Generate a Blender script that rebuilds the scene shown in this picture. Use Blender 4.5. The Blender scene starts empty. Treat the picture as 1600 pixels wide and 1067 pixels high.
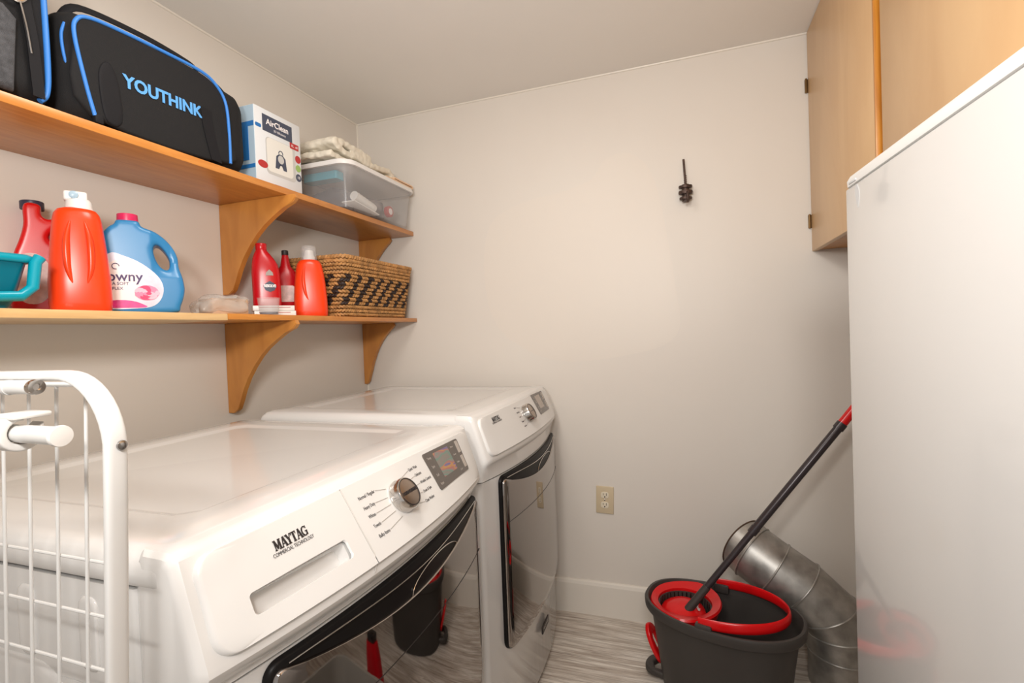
import bpy, bmesh, math, random
from mathutils import Vector, Matrix, noise
random.seed(4)
PI = math.pi
sc = bpy.context.scene
C = sc.collection

# ------------------------------------------------------------ camera, light, exposure
cam_d = bpy.data.cameras.new('camera')
cam_d.sensor_width = 36.0
cam_d.lens = 780.0/1600*36
cam_d.clip_start = 0.01
cam = bpy.data.objects.new('camera', cam_d); C.objects.link(cam)
RW = [(0.94389288, -0.02970276, -0.32891332), (0.32803543, -0.0308668, 0.944161), (-0.03819669, -0.99908207, -0.0193914)]
cam.matrix_world = Matrix(((RW[0][0], -RW[0][1], -RW[0][2], 0.0), (RW[1][0], -RW[1][1], -RW[1][2], -2.12),
                           (RW[2][0], -RW[2][1], -RW[2][2], 1.23), (0, 0, 0, 1)))
sc.camera = cam
sc.view_settings.view_transform = 'Standard'
sc.view_settings.look = 'None'
sc.view_settings.gamma = 1.0
sc.view_settings.use_curve_mapping = False
sc.view_settings.exposure = 0.52

world = bpy.data.worlds.new('world'); sc.world = world
world.use_nodes = True
world.node_tree.nodes['Background'].inputs[0].default_value = (1.0, 0.955, 0.91, 1)
world.node_tree.nodes['Background'].inputs[1].default_value = 0.40

def area(name, loc, target, size, power, col):
    l = bpy.data.lights.new(name, 'AREA'); l.shape = 'DISK'; l.size = size; l.energy = power; l.color = col
    o = bpy.data.objects.new(name, l); C.objects.link(o); o.location = loc
    o.rotation_euler = (Vector(target) - Vector(loc)).to_track_quat('-Z', 'Y').to_euler()
    return o
area('flash_light', (0.08, -2.45, 1.72), (-0.40, 0, 1.50), 0.25, 8.5, (1.0, 0.97, 0.94))
area('ceiling_lamp_light', (-0.60, -1.30, 2.25), (-0.60, -1.25, 0), 0.42, 5.5, (1.0, 0.95, 0.89))
area('bounce_flash_light', (-0.30, -2.30, 1.60), (-0.42, -0.75, 2.35), 0.20, 9.5, (1.0, 0.97, 0.93))

# ------------------------------------------------------------ materials
def nod(m): return m.node_tree.nodes, m.node_tree.links
def mat(name, col, rough=0.5, metal=0.0, coat=0.0, spec=0.5, trans=0.0, ior=1.45, alpha=1.0, var=0.0, vscale=8.0, bump=0.0, bscale=200.0, vstretch=(1, 1, 1), rvar=0.0):
    m = bpy.data.materials.new(name); m.use_nodes = True
    n, l = nod(m); b = n['Principled BSDF']
    b.inputs['Base Color'].default_value = (*col, 1); b.inputs['Roughness'].default_value = rough
    b.inputs['Metallic'].default_value = metal; b.inputs['Coat Weight'].default_value = coat
    b.inputs['Coat Roughness'].default_value = 0.05
    b.inputs['Specular IOR Level'].default_value = spec; b.inputs['Transmission Weight'].default_value = trans
    b.inputs['IOR'].default_value = ior; b.inputs['Alpha'].default_value = alpha
    tc = n.new('ShaderNodeTexCoord'); mp = n.new('ShaderNodeMapping'); mp.inputs['Scale'].default_value = vstretch
    l.new(tc.outputs['Object'], mp.inputs['Vector'])
    if var > 0 or rvar > 0:
        t = n.new('ShaderNodeTexNoise'); t.inputs['Scale'].default_value = vscale; t.inputs['Detail'].default_value = 5
        l.new(mp.outputs[0], t.inputs['Vector'])
        if var > 0:
            r = n.new('ShaderNodeValToRGB')
            r.color_ramp.elements[0].position = 0.3; r.color_ramp.elements[1].position = 0.7
            r.color_ramp.elements[0].color = (*[c*(1-var) for c in col], 1)
            r.color_ramp.elements[1].color = (*[min(1, c*(1+var)) for c in col], 1)
            l.new(t.outputs['Fac'], r.inputs[0]); l.new(r.outputs[0], b.inputs['Base Color'])
        if rvar > 0:
            q = n.new('ShaderNodeMapRange'); q.inputs['To Min'].default_value = max(0, rough-rvar); q.inputs['To Max'].default_value = rough+rvar
            l.new(t.outputs['Fac'], q.inputs['Value']); l.new(q.outputs[0], b.inputs['Roughness'])
    if bump > 0:
        t2 = n.new('ShaderNodeTexNoise'); t2.inputs['Scale'].default_value = bscale; t2.inputs['Detail'].default_value = 3
        l.new(mp.outputs[0], t2.inputs['Vector'])
        bp = n.new('ShaderNodeBump'); bp.inputs['Strength'].default_value = bump; bp.inputs['Distance'].default_value = 0.002
        l.new(t2.outputs['Fac'], bp.inputs['Height']); l.new(bp.outputs[0], b.inputs['Normal'])
    return m

def wood(name, c1, c2, stretch, scale=6.0, rough=0.35, knots=False, coat=0.25):
    m = bpy.data.materials.new(name); m.use_nodes = True
    n, l = nod(m); b = n['Principled BSDF']; b.inputs['Roughness'].default_value = rough; b.inputs['Coat Weight'].default_value = coat
    b.inputs['Coat Roughness'].default_value = 0.25
    tc = n.new('ShaderNodeTexCoord'); mp = n.new('ShaderNodeMapping'); mp.inputs['Scale'].default_value = stretch
    l.new(tc.outputs['Object'], mp.inputs['Vector'])
    t = n.new('ShaderNodeTexNoise'); t.inputs['Scale'].default_value = scale; t.inputs['Detail'].default_value = 7; t.inputs['Distortion'].default_value = 1.2
    l.new(mp.outputs[0], t.inputs['Vector'])
    r = n.new('ShaderNodeValToRGB'); r.color_ramp.elements[0].position = 0.33; r.color_ramp.elements[1].position = 0.68
    r.color_ramp.elements[0].color = (*c2, 1); r.color_ramp.elements[1].color = (*c1, 1)
    l.new(t.outputs['Fac'], r.inputs[0]); l.new(r.outputs[0], b.inputs['Base Color'])
    return m

M = {}
def wall_mat():
    m = bpy.data.materials.new('warm_white_wall_paint'); m.use_nodes = True
    n, l = nod(m); b = n['Principled BSDF']; b.inputs['Roughness'].default_value = 0.42
    b.inputs['Specular IOR Level'].default_value = 0.35
    tc = n.new('ShaderNodeTexCoord')
    t = n.new('ShaderNodeTexNoise'); t.inputs['Scale'].default_value = 1.3; t.inputs['Detail'].default_value = 3
    l.new(tc.outputs['Object'], t.inputs['Vector'])
    r = n.new('ShaderNodeValToRGB')
    r.color_ramp.elements[0].position = 0.35; r.color_ramp.elements[1].position = 0.65
    r.color_ramp.elements[0].color = (0.70, 0.645, 0.585, 1); r.color_ramp.elements[1].color = (0.72, 0.675, 0.615, 1)
    l.new(t.outputs['Fac'], r.inputs[0]); l.new(r.outputs[0], b.inputs['Base Color'])
    t2 = n.new('ShaderNodeTexNoise'); t2.inputs['Scale'].default_value = 5; t2.inputs['Detail'].default_value = 6
    l.new(tc.outputs['Object'], t2.inputs['Vector'])
    bp = n.new('ShaderNodeBump'); bp.inputs['Strength'].default_value = 0.35; bp.inputs['Distance'].default_value = 0.006
    l.new(t2.outputs['Fac'], bp.inputs['Height']); l.new(bp.outputs[0], b.inputs['Normal'])
    q = n.new('ShaderNodeMapRange'); q.inputs['To Min'].default_value = 0.38; q.inputs['To Max'].default_value = 0.55
    l.new(t.outputs['Fac'], q.inputs['Value']); l.new(q.outputs[0], b.inputs['Roughness'])
    return m
M['wall'] = wall_mat()
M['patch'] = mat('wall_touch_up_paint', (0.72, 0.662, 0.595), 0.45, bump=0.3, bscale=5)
M['ceiling'] = mat('ceiling_paint', (0.80, 0.765, 0.72), 0.75, var=0.02, vscale=2)
M['trim'] = mat('trim_paint', (0.74, 0.69, 0.62), 0.35)
M['caulk'] = mat('caulk', (0.78, 0.73, 0.65), 0.4)

def floor_mat():
    m = bpy.data.materials.new('whitewashed_plank_floor'); m.use_nodes = True
    n, l = nod(m); b = n['Principled BSDF']; b.inputs['Roughness'].default_value = 0.4
    tc = n.new('ShaderNodeTexCoord')
    br = n.new('ShaderNodeTexBrick'); br.inputs['Scale'].default_value = 1.0
    br.inputs['Brick Width'].default_value = 1.2; br.inputs['Row Height'].default_value = 0.15
    br.inputs['Mortar Size'].default_value = 0.0015; br.inputs['Color1'].default_value = (0.55, 0.47, 0.40, 1)
    br.inputs['Color2'].default_value = (0.44, 0.37, 0.31, 1); br.inputs['Mortar'].default_value = (0.12, 0.09, 0.07, 1)
    l.new(tc.outputs['Object'], br.inputs['Vector'])
    def strk(sy, scale, p0, p1):
        mp = n.new('ShaderNodeMapping'); mp.inputs['Scale'].default_value = (1, sy, 1); l.new(tc.outputs['Object'], mp.inputs['Vector'])
        t = n.new('ShaderNodeTexNoise'); t.inputs['Scale'].default_value = scale; t.inputs['Detail'].default_value = 9; t.inputs['Roughness'].default_value = 0.68
        l.new(mp.outputs[0], t.inputs['Vector'])
        r = n.new('ShaderNodeValToRGB'); r.color_ramp.elements[0].position = p0; r.color_ramp.elements[1].position = p1
        l.new(t.outputs['Fac'], r.inputs[0]); return r
    a = strk(14, 3.2, 0.40, 0.62); c = strk(30, 5.0, 0.30, 0.52)
    mx = n.new('ShaderNodeMix'); mx.data_type = 'RGBA'; mx.inputs['B'].default_value = (0.80, 0.75, 0.68, 1)
    l.new(a.outputs[0], mx.inputs['Factor']); l.new(br.outputs['Color'], mx.inputs['A'])
    mx2 = n.new('ShaderNodeMix'); mx2.data_type = 'RGBA'; mx2.inputs['A'].default_value = (0.22, 0.165, 0.13, 1)
    l.new(c.outputs[0], mx2.inputs['Factor']); l.new(mx.outputs['Result'], mx2.inputs['B'])
    l.new(mx2.outputs['Result'], b.inputs['Base Color'])
    return m
M['floor'] = floor_mat()

M['shelfwood'] = wood('varnished_birch_shelf', (0.58, 0.235, 0.048), (0.48, 0.175, 0.032), (9, 1.2, 9), 5)
M['pine'] = wood('pale_pine_shelf', (0.74, 0.50, 0.24), (0.66, 0.40, 0.17), (9, 1.2, 9), 5)
M['bracketwood'] = wood('varnished_birch_bracket', (0.56, 0.24, 0.05), (0.46, 0.18, 0.036), (3, 3, 0.8), 5)
M['cabwood'] = wood('birch_cabinet_veneer', (0.72, 0.47, 0.24), (0.66, 0.41, 0.20), (1.5, 1.5, 0.5), 4, 0.4)
M['cabframe'] = wood('orange_cabinet_frame', (0.62, 0.26, 0.03), (0.46, 0.17, 0.02), (6, 6, 0.8), 6)
M['enamel'] = mat('white_appliance_enamel', (0.66, 0.65, 0.635), 0.16, coat=0.5)
M['console'] = mat('white_console_plastic', (0.71, 0.70, 0.685), 0.25, coat=0.2)
M['drawer'] = mat('drawer_recess_plastic', (0.78, 0.76, 0.74), 0.35)
M['glass_dark'] = mat('tinted_mirror_door', (0.36, 0.33, 0.31), 0.035, metal=1.0)
M['black_gloss'] = mat('gloss_black_trim', (0.012, 0.010, 0.010), 0.08, coat=0.6)
M['recess'] = mat('black_recess', (0.008, 0.007, 0.007), 0.4, spec=0.15)
M['chrome'] = mat('chrome', (0.62, 0.59, 0.56), 0.14, metal=1.0)
M['brushed'] = mat('brushed_knob_face', (0.42, 0.35, 0.30), 0.32, metal=1.0)
M['display'] = mat('grey_display_panel', (0.10, 0.085, 0.075), 0.22, coat=0.3)
M['key'] = mat('light_key', (0.45, 0.40, 0.36), 0.4)
M['ink'] = mat('black_ink', (0.025, 0.02, 0.02), 0.5)
M['ink_grey'] = mat('grey_print', (0.33, 0.29, 0.26), 0.5)
M['seam'] = mat('panel_seam', (0.58, 0.55, 0.52), 0.5)
def rainbow():
    m = bpy.data.materials.new('iridescent_film'); m.use_nodes = True
    n, l = nod(m); b = n['Principled BSDF']; b.inputs['Roughness'].default_value = 0.15
    tc = n.new('ShaderNodeTexCoord'); mp = n.new('ShaderNodeMapping'); mp.inputs['Scale'].default_value = (3, 8, 26); mp.inputs['Rotation'].default_value = (0.5, 0, 0)
    l.new(tc.outputs['Object'], mp.inputs['Vector'])
    w = n.new('ShaderNodeTexNoise'); w.inputs['Scale'].default_value = 1.4; w.inputs['Detail'].default_value = 2; w.inputs['Distortion'].default_value = 0.8
    l.new(mp.outputs[0], w.inputs['Vector'])
    r = n.new('ShaderNodeValToRGB'); e = r.color_ramp.elements
    cols = [(0.34, (0.21, 0.19, 0.17)), (0.42, (0.12, 0.24, 0.19)), (0.46, (0.24, 0.19, 0.18)), (0.51, (0.36, 0.13, 0.11)), (0.54, (0.44, 0.24, 0.07)), (0.57, (0.16, 0.09, 0.28)), (0.62, (0.12, 0.20, 0.20)), (0.66, (0.22, 0.20, 0.19))]
    e[0].position, e[0].color = cols[0][0], (*cols[0][1], 1); e[1].position, e[1].color = cols[-1][0], (*cols[-1][1], 1)
    for p, c in cols[1:-1]:
        q = e.new(p); q.color = (*c, 1)
    l.new(w.outputs['Fac'], r.inputs[0]); l.new(r.outputs[0], b.inputs['Base Color'])
    return m
M['film'] = rainbow()
M['fridge'] = mat('white_fridge_enamel', (0.68, 0.675, 0.665), 0.20, coat=0.5, spec=0.5)
M['fridgecap'] = mat('white_fridge_lid', (0.78, 0.78, 0.77), 0.3)
M['scuff'] = mat('grey_scuff', (0.56, 0.565, 0.57), 0.5)
M['rackwhite'] = mat('white_powder_coat', (0.66, 0.655, 0.64), 0.28, coat=0.2)
M['brass'] = mat('aged_brass', (0.20, 0.12, 0.05), 0.4, metal=0.8)
M['iron'] = mat('dark_iron', (0.085, 0.055, 0.045), 0.5, metal=0.6, var=0.4, vscale=60)
M['ivory'] = mat('ivory_outlet_plastic', (0.60, 0.49, 0.33), 0.4)
M['ivory2'] = mat('pale_socket_plastic', (0.74, 0.66, 0.52), 0.35)
M['bucket'] = mat('charcoal_bucket_plastic', (0.048, 0.042, 0.038), 0.45, bump=0.1, bscale=500)
M['red'] = mat('red_plastic', (0.66, 0.006, 0.008), 0.22)
M['polegrey'] = mat('charcoal_pole_enamel', (0.045, 0.035, 0.038), 0.25, metal=0.2)
M['mopfibre'] = mat('pale_microfibre', (0.75, 0.68, 0.62), 0.95, bump=0.6, bscale=300)
M['galv'] = mat('galvanised_steel', (0.40, 0.385, 0.36), 0.42, metal=0.75, var=0.25, vscale=22, rvar=0.12)
M['rust'] = mat('rusty_rim', (0.10, 0.06, 0.04), 0.7, metal=0.5)
M['orange'] = mat('orange_red_plastic', (0.82, 0.052, 0.008), 0.28)
M['redbottle'] = mat('red_bottle_plastic', (0.60, 0.006, 0.006), 0.25)
M['crimson'] = mat('crimson_bottle_plastic', (0.48, 0.004, 0.010), 0.25)
M['navycap'] = mat('navy_cap', (0.035, 0.03, 0.06), 0.4)
M['whiteplastic'] = mat('white_plastic', (0.76, 0.74, 0.71), 0.35)
M['spigot'] = mat('pale_blue_spigot', (0.35, 0.48, 0.58), 0.3)
M['blue'] = mat('softener_blue_plastic', (0.028, 0.195, 0.42), 0.3)
M['pinkcap'] = mat('magenta_cap', (0.62, 0.02, 0.10), 0.35)
M['label'] = mat('pale_sky_label', (0.62, 0.62, 0.72), 0.35, var=0.25, vscale=18)
M['labelwhite'] = mat('white_label', (0.80, 0.74, 0.72), 0.4)
M['labelpale'] = mat('faded_label', (0.62, 0.42, 0.38), 0.4, var=0.3, vscale=40)
M['labelpink'] = mat('magenta_label_band', (0.60, 0.03, 0.22), 0.4, var=0.3, vscale=50)
M['rose'] = mat('rose_pink', (0.85, 0.22, 0.36), 0.5)
M['rosedeep'] = mat('rose_deep_pink', (0.66, 0.04, 0.14), 0.5)
M['rosepale'] = mat('rose_pale_pink', (0.90, 0.45, 0.55), 0.5)
M['indigo'] = mat('indigo_print', (0.06, 0.03, 0.12), 0.5)
M['teal'] = mat('teal_plastic', (0.0, 0.30, 0.40), 0.25)
M['tealdark'] = mat('deep_teal_plastic', (0.0, 0.14, 0.20), 0.3)
M['clear'] = mat('clear_plastic', (0.86, 0.86, 0.86), 0.12, trans=1.0, ior=1.12)
M['frost'] = mat('cloudy_clear_plastic', (0.66, 0.64, 0.64), 0.2, trans=0.0, alpha=0.17)
M['frostlid'] = mat('frosted_white_lid', (0.82, 0.80, 0.78), 0.35, alpha=0.94)
M['film_bag'] = mat('crinkled_clear_film', (0.66, 0.64, 0.60), 0.15, alpha=0.38, bump=1.0, bscale=40)
M['kraft'] = mat('brown_block', (0.52, 0.34, 0.22), 0.75, var=0.2, vscale=30)
M['straw'] = mat('straw_wicker', (0.44, 0.22, 0.075), 0.6, var=0.35, vscale=45)
M['strawdark'] = mat('dark_wicker', (0.030, 0.017, 0.014), 0.6)
M['strawbase'] = mat('wicker_shell', (0.16, 0.07, 0.022), 0.8)
M['fabric'] = mat('black_nylon_fabric', (0.014, 0.0135, 0.014), 0.8, spec=0.25, bump=0.4, bscale=900)
M['mesh'] = mat('grey_mesh_pocket', (0.06, 0.06, 0.065), 0.8, bump=0.8, bscale=700, var=0.3, vscale=120)
M['webbing'] = mat('dark_webbing', (0.009, 0.0085, 0.010), 0.7, spec=0.25)
M['bagblue'] = mat('blue_piping', (0.035, 0.19, 0.58), 0.45)
M['bagtext'] = mat('light_blue_print', (0.10, 0.33, 0.68), 0.5)
M['boxwhite'] = mat('white_carton', (0.66, 0.675, 0.69), 0.45)
M['boxblue'] = mat('pale_blue_carton', (0.38, 0.50, 0.60), 0.45)
M['boxband'] = mat('blue_carton_band', (0.02, 0.15, 0.42), 0.45)
M['boxnavy'] = mat('dark_slate_print', (0.055, 0.065, 0.10), 0.45)
M['badgered'] = mat('red_badge', (0.42, 0.03, 0.03), 0.45)
M['badgegreen'] = mat('green_badge', (0.28, 0.42, 0.12), 0.45)
M['dustbag'] = mat('dust_bag_picture', (0.70, 0.68, 0.63), 0.6)
M['dustbag2'] = mat('dust_bag_shade', (0.50, 0.49, 0.47), 0.6)
M['towel'] = mat('cream_terry', (0.80, 0.74, 0.62), 0.95, bump=1.0, bscale=420)
M['peach'] = mat('peach_paper', (0.76, 0.52, 0.34), 0.8, bump=0.3, bscale=60)
M['dkcloth'] = mat('dark_cloth', (0.05, 0.05, 0.06), 0.8)
M['greycloth'] = mat('grey_cloth', (0.20, 0.18, 0.18), 0.8, var=0.4, vscale=14)
M['bin'] = mat('grey_tub_plastic', (0.36, 0.34, 0.31), 0.4, alpha=0.75)
M['logo'] = mat('white_logo', (0.85, 0.80, 0.80), 0.4)
M['brassfloor'] = mat('chrome_screw', (0.38, 0.37, 0.36), 0.25, metal=1.0)

# ------------------------------------------------------------ building helpers
ROOT = {}
def empty(name, label, cat, loc=(0, 0, 0), rz=0.0, group=None):
    o = bpy.data.objects.new(name, None); C.objects.link(o)
    o.location = loc; o.rotation_euler = (0, 0, rz); o.empty_display_size = 0.05
    o['label'] = label; o['category'] = cat
    if group: o['group'] = group
    ROOT[o] = Matrix.Translation(Vector(loc)) @ Matrix.Rotation(rz, 4, 'Z')
    return o
def root_of(o):
    while o.parent: o = o.parent
    return o
def add(name, me, m, parent=None, smooth=True, world=True, label=None):
    """me: bmesh or mesh in world coordinates (or the thing's own when world=False)"""
    if isinstance(me, bmesh.types.BMesh):
        bmesh.ops.recalc_face_normals(me, faces=me.faces)
        d = bpy.data.meshes.new(name); me.to_mesh(d); me.free(); me = d
    if parent is not None and world:
        r = root_of(parent)
        if r in ROOT: me.transform(ROOT[r].inverted())
    o = bpy.data.objects.new(name, me); C.objects.link(o)
    me.materials.clear(); me.materials.append(m)
    if smooth:
        me.polygons.foreach_set('use_smooth', [True]*len(me.polygons))
        try: me.set_sharp_from_angle(angle=math.radians(38))
        except Exception: pass
    if parent is not None: o.parent = parent
    if label: o['label'] = label
    return o
def tag(o, label, cat, group=None):
    o['label'] = label; o['category'] = cat
    if group: o['group'] = group
    return o
def struct(name, bm, m):
    o = add(name, bm, m, smooth=False); o['kind'] = 'structure'; return o

def box(x0, x1, y0, y1, z0, z1, bev=0.0, seg=2, bm=None):
    b = bmesh.new()
    r = bmesh.ops.create_cube(b, size=1)
    for v in b.verts:
        v.co = Vector(((x0+x1)/2+v.co.x*(x1-x0), (y0+y1)/2+v.co.y*(y1-y0), (z0+z1)/2+v.co.z*(z1-z0)))
    if bev > 0: bmesh.ops.bevel(b, geom=b.edges[:]+b.verts[:], offset=bev, segments=seg, profile=0.5, affect='EDGES')
    if bm is None: return b
    return join(bm, b)
def join(a, b):
    d = bpy.data.meshes.new('tmp'); b.to_mesh(d); b.free(); a.from_mesh(d); bpy.data.meshes.remove(d); return a
def xform(bm, mtx):
    bmesh.ops.transform(bm, matrix=mtx, verts=bm.verts); return bm
def TR(loc, rz=0, rx=0, ry=0, s=(1, 1, 1)):
    return Matrix.Translation(Vector(loc)) @ Matrix.Rotation(rz, 4, 'Z') @ Matrix.Rotation(ry, 4, 'Y') @ Matrix.Rotation(rx, 4, 'X') @ Matrix.Diagonal((*s, 1))
def loft(rings, cap0=True, cap1=True, closed=False, bm=None):
    bm = bm or bmesh.new()
    R = [[bm.verts.new(p) for p in r] for r in rings]
    n = len(R[0]); k = len(R)
    for i in range(k if closed else k-1):
        a, b = R[i], R[(i+1) % k]
        for j in range(n):
            bm.faces.new((a[j], a[(j+1) % n], b[(j+1) % n], b[j]))
    if not closed:
        if cap0: bm.faces.new(R[0][::-1])
        if cap1: bm.faces.new(R[-1])
    return bm
def rrect(w, d, r, n=5, cx=0.0, cy=0.0):
    r = max(1e-4, min(r, w/2-1e-4, d/2-1e-4)); out = []
    for sx, sy, a0 in ((1, 1, 0), (-1, 1, 90), (-1, -1, 180), (1, -1, 270)):
        for i in range(n+1):
            a = math.radians(a0+90*i/n)
            out.append((cx+sx*(w/2-r)+r*math.cos(a), cy+sy*(d/2-r)+r*math.sin(a)))
    return out
def sellipse(w, d, p=2.5, n=40, cx=0.0, cy=0.0):
    out = []
    for i in range(n):
        t = 2*PI*i/n; c, s = math.cos(t), math.sin(t)
        out.append((cx+w/2*math.copysign(abs(c)**(2/p), c), cy+d/2*math.copysign(abs(s)**(2/p), s)))
    return out
def lathe(prof, n=32, cap0=True, cap1=True):
    return loft([[(r*math.cos(2*PI*i/n), r*math.sin(2*PI*i/n), z) for i in range(n)] for r, z in prof], cap0, cap1)
def smooth_path(pts, k=6, closed=False):
    P = [Vector(p) for p in pts]; n = len(P); out = []
    for i in range(n if closed else n-1):
        if closed: a, b, c, d = P[i-1], P[i], P[(i+1) % n], P[(i+2) % n]
        else: a, b, c, d = P[max(i-1, 0)], P[i], P[i+1], P[min(i+2, n-1)]
        for j in range(k):
            t = j/k
            out.append(0.5*((2*b)+(-a+c)*t+(2*a-5*b+4*c-d)*t*t+(-a+3*b-3*c+d)*t**3))
    if not closed: out.append(P[-1])
    return out
def tube(pts, r, n=12, closed=False, sec=None, bm=None, up=None):
    """sweep a round (or given) section; r may be a function of 0..1"""
    P = [Vector(p) for p in pts]; k = len(P); rings = []
    t0 = (P[1]-P[0]).normalized(); nrm = Vector(up) if up else t0.orthogonal().normalized()
    for i, p in enumerate(P):
        if closed: t = (P[(i+1) % k]-P[i-1]).normalized()
        else: t = (P[min(i+1, k-1)]-P[max(i-1, 0)]).normalized()
        nrm = (nrm-t*nrm.dot(t)).normalized(); bn = t.cross(nrm)
        rr = r(i/(k-1)) if callable(r) else r
        S = sec or [(math.cos(2*PI*j/n), math.sin(2*PI*j/n)) for j in range(n)]
        rings.append([p+nrm*(a*rr)+bn*(b*rr) for a, b in S])
    return loft(rings, closed=closed, bm=bm)
def cyl(p0, p1, r, n=16, bm=None): return tube([p0, p1], r, n, bm=bm)
def pad(outline, surf, h, edge=0.0, rings=9, soft=4, base=-0.001, lift=None):
    """a thin cushion following surf(a, b, height); outline is star-shaped about its centre"""
    cx = sum(p[0] for p in outline)/len(outline); cy = sum(p[1] for p in outline)/len(outline)
    Lm = max(math.hypot(p[0]-cx, p[1]-cy) for p in outline)
    R = [[surf(a, b, base) for a, b in outline]]
    f = edge/Lm
    for i in range(soft+1):
        t = i/soft*PI/2; s = 1-f*(1-math.cos(t)) if edge else 1
        hh = h*math.sin(t) if edge else h
        R.append([surf(cx+(a-cx)*s, cy+(b-cy)*s, hh) for a, b in outline])
        if not edge: break
    for i in range(1, rings):
        s = (1-f)*(1-i/rings)
        R.append([surf(cx+(a-cx)*s, cy+(b-cy)*s, h+(lift(1-s) if lift else 0)) for a, b in outline])
    bm = loft(R, cap0=False, cap1=False)
    bm.verts.ensure_lookup_table(); n = len(outline)
    c = bm.verts.new(surf(cx, cy, h+(lift(1) if lift else 0))); last = bm.verts[len(bm.verts)-1-n:len(bm.verts)-1]
    for j in range(n): bm.faces.new((last[j], last[(j+1) % n], c))
    return bm
def ev_mesh(o):
    dg = bpy.context.evaluated_depsgraph_get(); dg.update()
    return bpy.data.meshes.new_from_object(o.evaluated_get(dg))
def text_mesh(s, size, ext=0.0, sx=1.0, shear=0.0, off=0.0, space=1.0):
    cu = bpy.data.curves.new('t', 'FONT'); cu.body = s; cu.size = size; cu.extrude = ext; cu.shear = shear; cu.offset = off
    cu.align_x = 'CENTER'; cu.align_y = 'CENTER'; cu.space_character = space; cu.resolution_u = 3
    o = bpy.data.objects.new('t', cu); C.objects.link(o); me = ev_mesh(o)
    bpy.data.objects.remove(o); bpy.data.curves.remove(cu)
    me.transform(Matrix.Diagonal((sx, 1, 1, 1))); return me
def map_mesh(me, fn, sub=0):
    bm = bmesh.new(); bm.from_mesh(me)
    for v in bm.verts: v.co = Vector(fn(v.co.x, v.co.y, v.co.z))
    bpy.data.meshes.remove(me); return bm
def plate(outer, holes, thick, bev, res=3):
    """solid from a 2D outline with holes, rounded rim; lies in XY centred on z=0"""
    cu = bpy.data.curves.new('p', 'CURVE'); cu.dimensions = '2D'; cu.fill_mode = 'BOTH'
    cu.extrude = max(0.0001, thick/2-bev); cu.bevel_depth = bev; cu.bevel_resolution = res; cu.offset = -bev
    for o_ in [outer]+holes:
        s = cu.splines.new('POLY'); s.points.add(len(o_)-1)
        for p, q in zip(s.points, o_): p.co = (q[0], q[1], 0, 1)
        s.use_cyclic_u = True
    o = bpy.data.objects.new('p', cu); C.objects.link(o); me = ev_mesh(o)
    bpy.data.objects.remove(o); bpy.data.curves.remove(cu)
    bm = bmesh.new(); bm.from_mesh(me); bpy.data.meshes.remove(me)
    bmesh.ops.remove_doubles(bm, verts=bm.verts, dist=1e-5); return bm
def soften(bm, voxel, it):
    me = bpy.data.meshes.new('s'); bmesh.ops.recalc_face_normals(bm, faces=bm.faces); bm.to_mesh(me); bm.free(); o = bpy.data.objects.new('s', me); C.objects.link(o)
    m = o.modifiers.new('r', 'REMESH'); m.mode = 'VOXEL'; m.voxel_size = voxel
    m = o.modifiers.new('s', 'SMOOTH'); m.iterations = it; m.factor = 0.7
    r = ev_mesh(o); bpy.data.objects.remove(o); b = bmesh.new(); b.from_mesh(r); bpy.data.meshes.remove(r); return b
def strokes(segs, w, fn, h=0.0003):
    """block letters from straight strokes given in 2D; fn maps (x, y, h) to 3D"""
    bm = bmesh.new()
    for (x0, y0, x1, y1, *ww) in segs:
        q = (ww[0] if ww else w)/2; d = Vector((x1-x0, y1-y0)); L = d.length; d /= L; nn = Vector((-d.y, d.x))*q
        ps = [(x0+nn.x, y0+nn.y), (x0-nn.x, y0-nn.y), (x1-nn.x, y1-nn.y), (x1+nn.x, y1+nn.y)]
        lo = [bm.verts.new(fn(a, b, 0)) for a, b in ps]; hi = [bm.verts.new(fn(a, b, h)) for a, b in ps]
        bm.faces.new(hi); bm.faces.new(lo[::-1])
        for i in range(4): bm.faces.new((lo[i], lo[(i+1) % 4], hi[(i+1) % 4], hi[i]))
    return bm

# ------------------------------------------------------------ the room
XL, ZC, XR, YF = -1.51, 2.285, 1.02, -3.3
struct('wall_left', box(XL-0.1, XL, YF, 0.1, -0.05, ZC+0.05), M['wall'])
struct('wall_back', box(XL-0.1, XR+0.1, 0.0, 0.1, -0.05, ZC+0.05), M['wall'])
struct('wall_right', box(XR, XR+0.1, YF, 0.1, -0.05, ZC+0.05), M['wall'])
struct('floor', box(XL-0.1, XR+0.1, YF, 0.1, -0.1, 0.0), M['floor'])
struct('ceiling', box(XL-0.1, XR+0.1, YF, 0.1, ZC, ZC+0.1), M['ceiling'])
def baseboard(axis):
    prof = [(0, 0), (0.016, 0), (0.016, 0.128), (0.012, 0.140), (0.006, 0.145), (0, 0.145)]
    if axis == 'y': return loft([[(x, -a, z) for a, z in prof] for x in (XL, XR)])
    return loft([[(XL+a, y, z) for a, z in prof] for y in (YF, -0.016)])
struct('baseboard_back', baseboard('y'), M['trim'])
struct('baseboard_left', baseboard('x'), M['trim'])
for nm, a, b in (('trim_1', (XL+0.001, -0.001, ZC-0.001), (XR, -0.001, ZC-0.001)), ('trim_2', (XL+0.001, YF, ZC-0.001), (XL+0.001, 0, ZC-0.001)),
                 ('trim_3', (XL+0.001, -0.001, 0.14), (XL+0.001, -0.001, ZC))):
    struct(nm, tube([a, b], 0.005, 8), M['caulk'])
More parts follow.
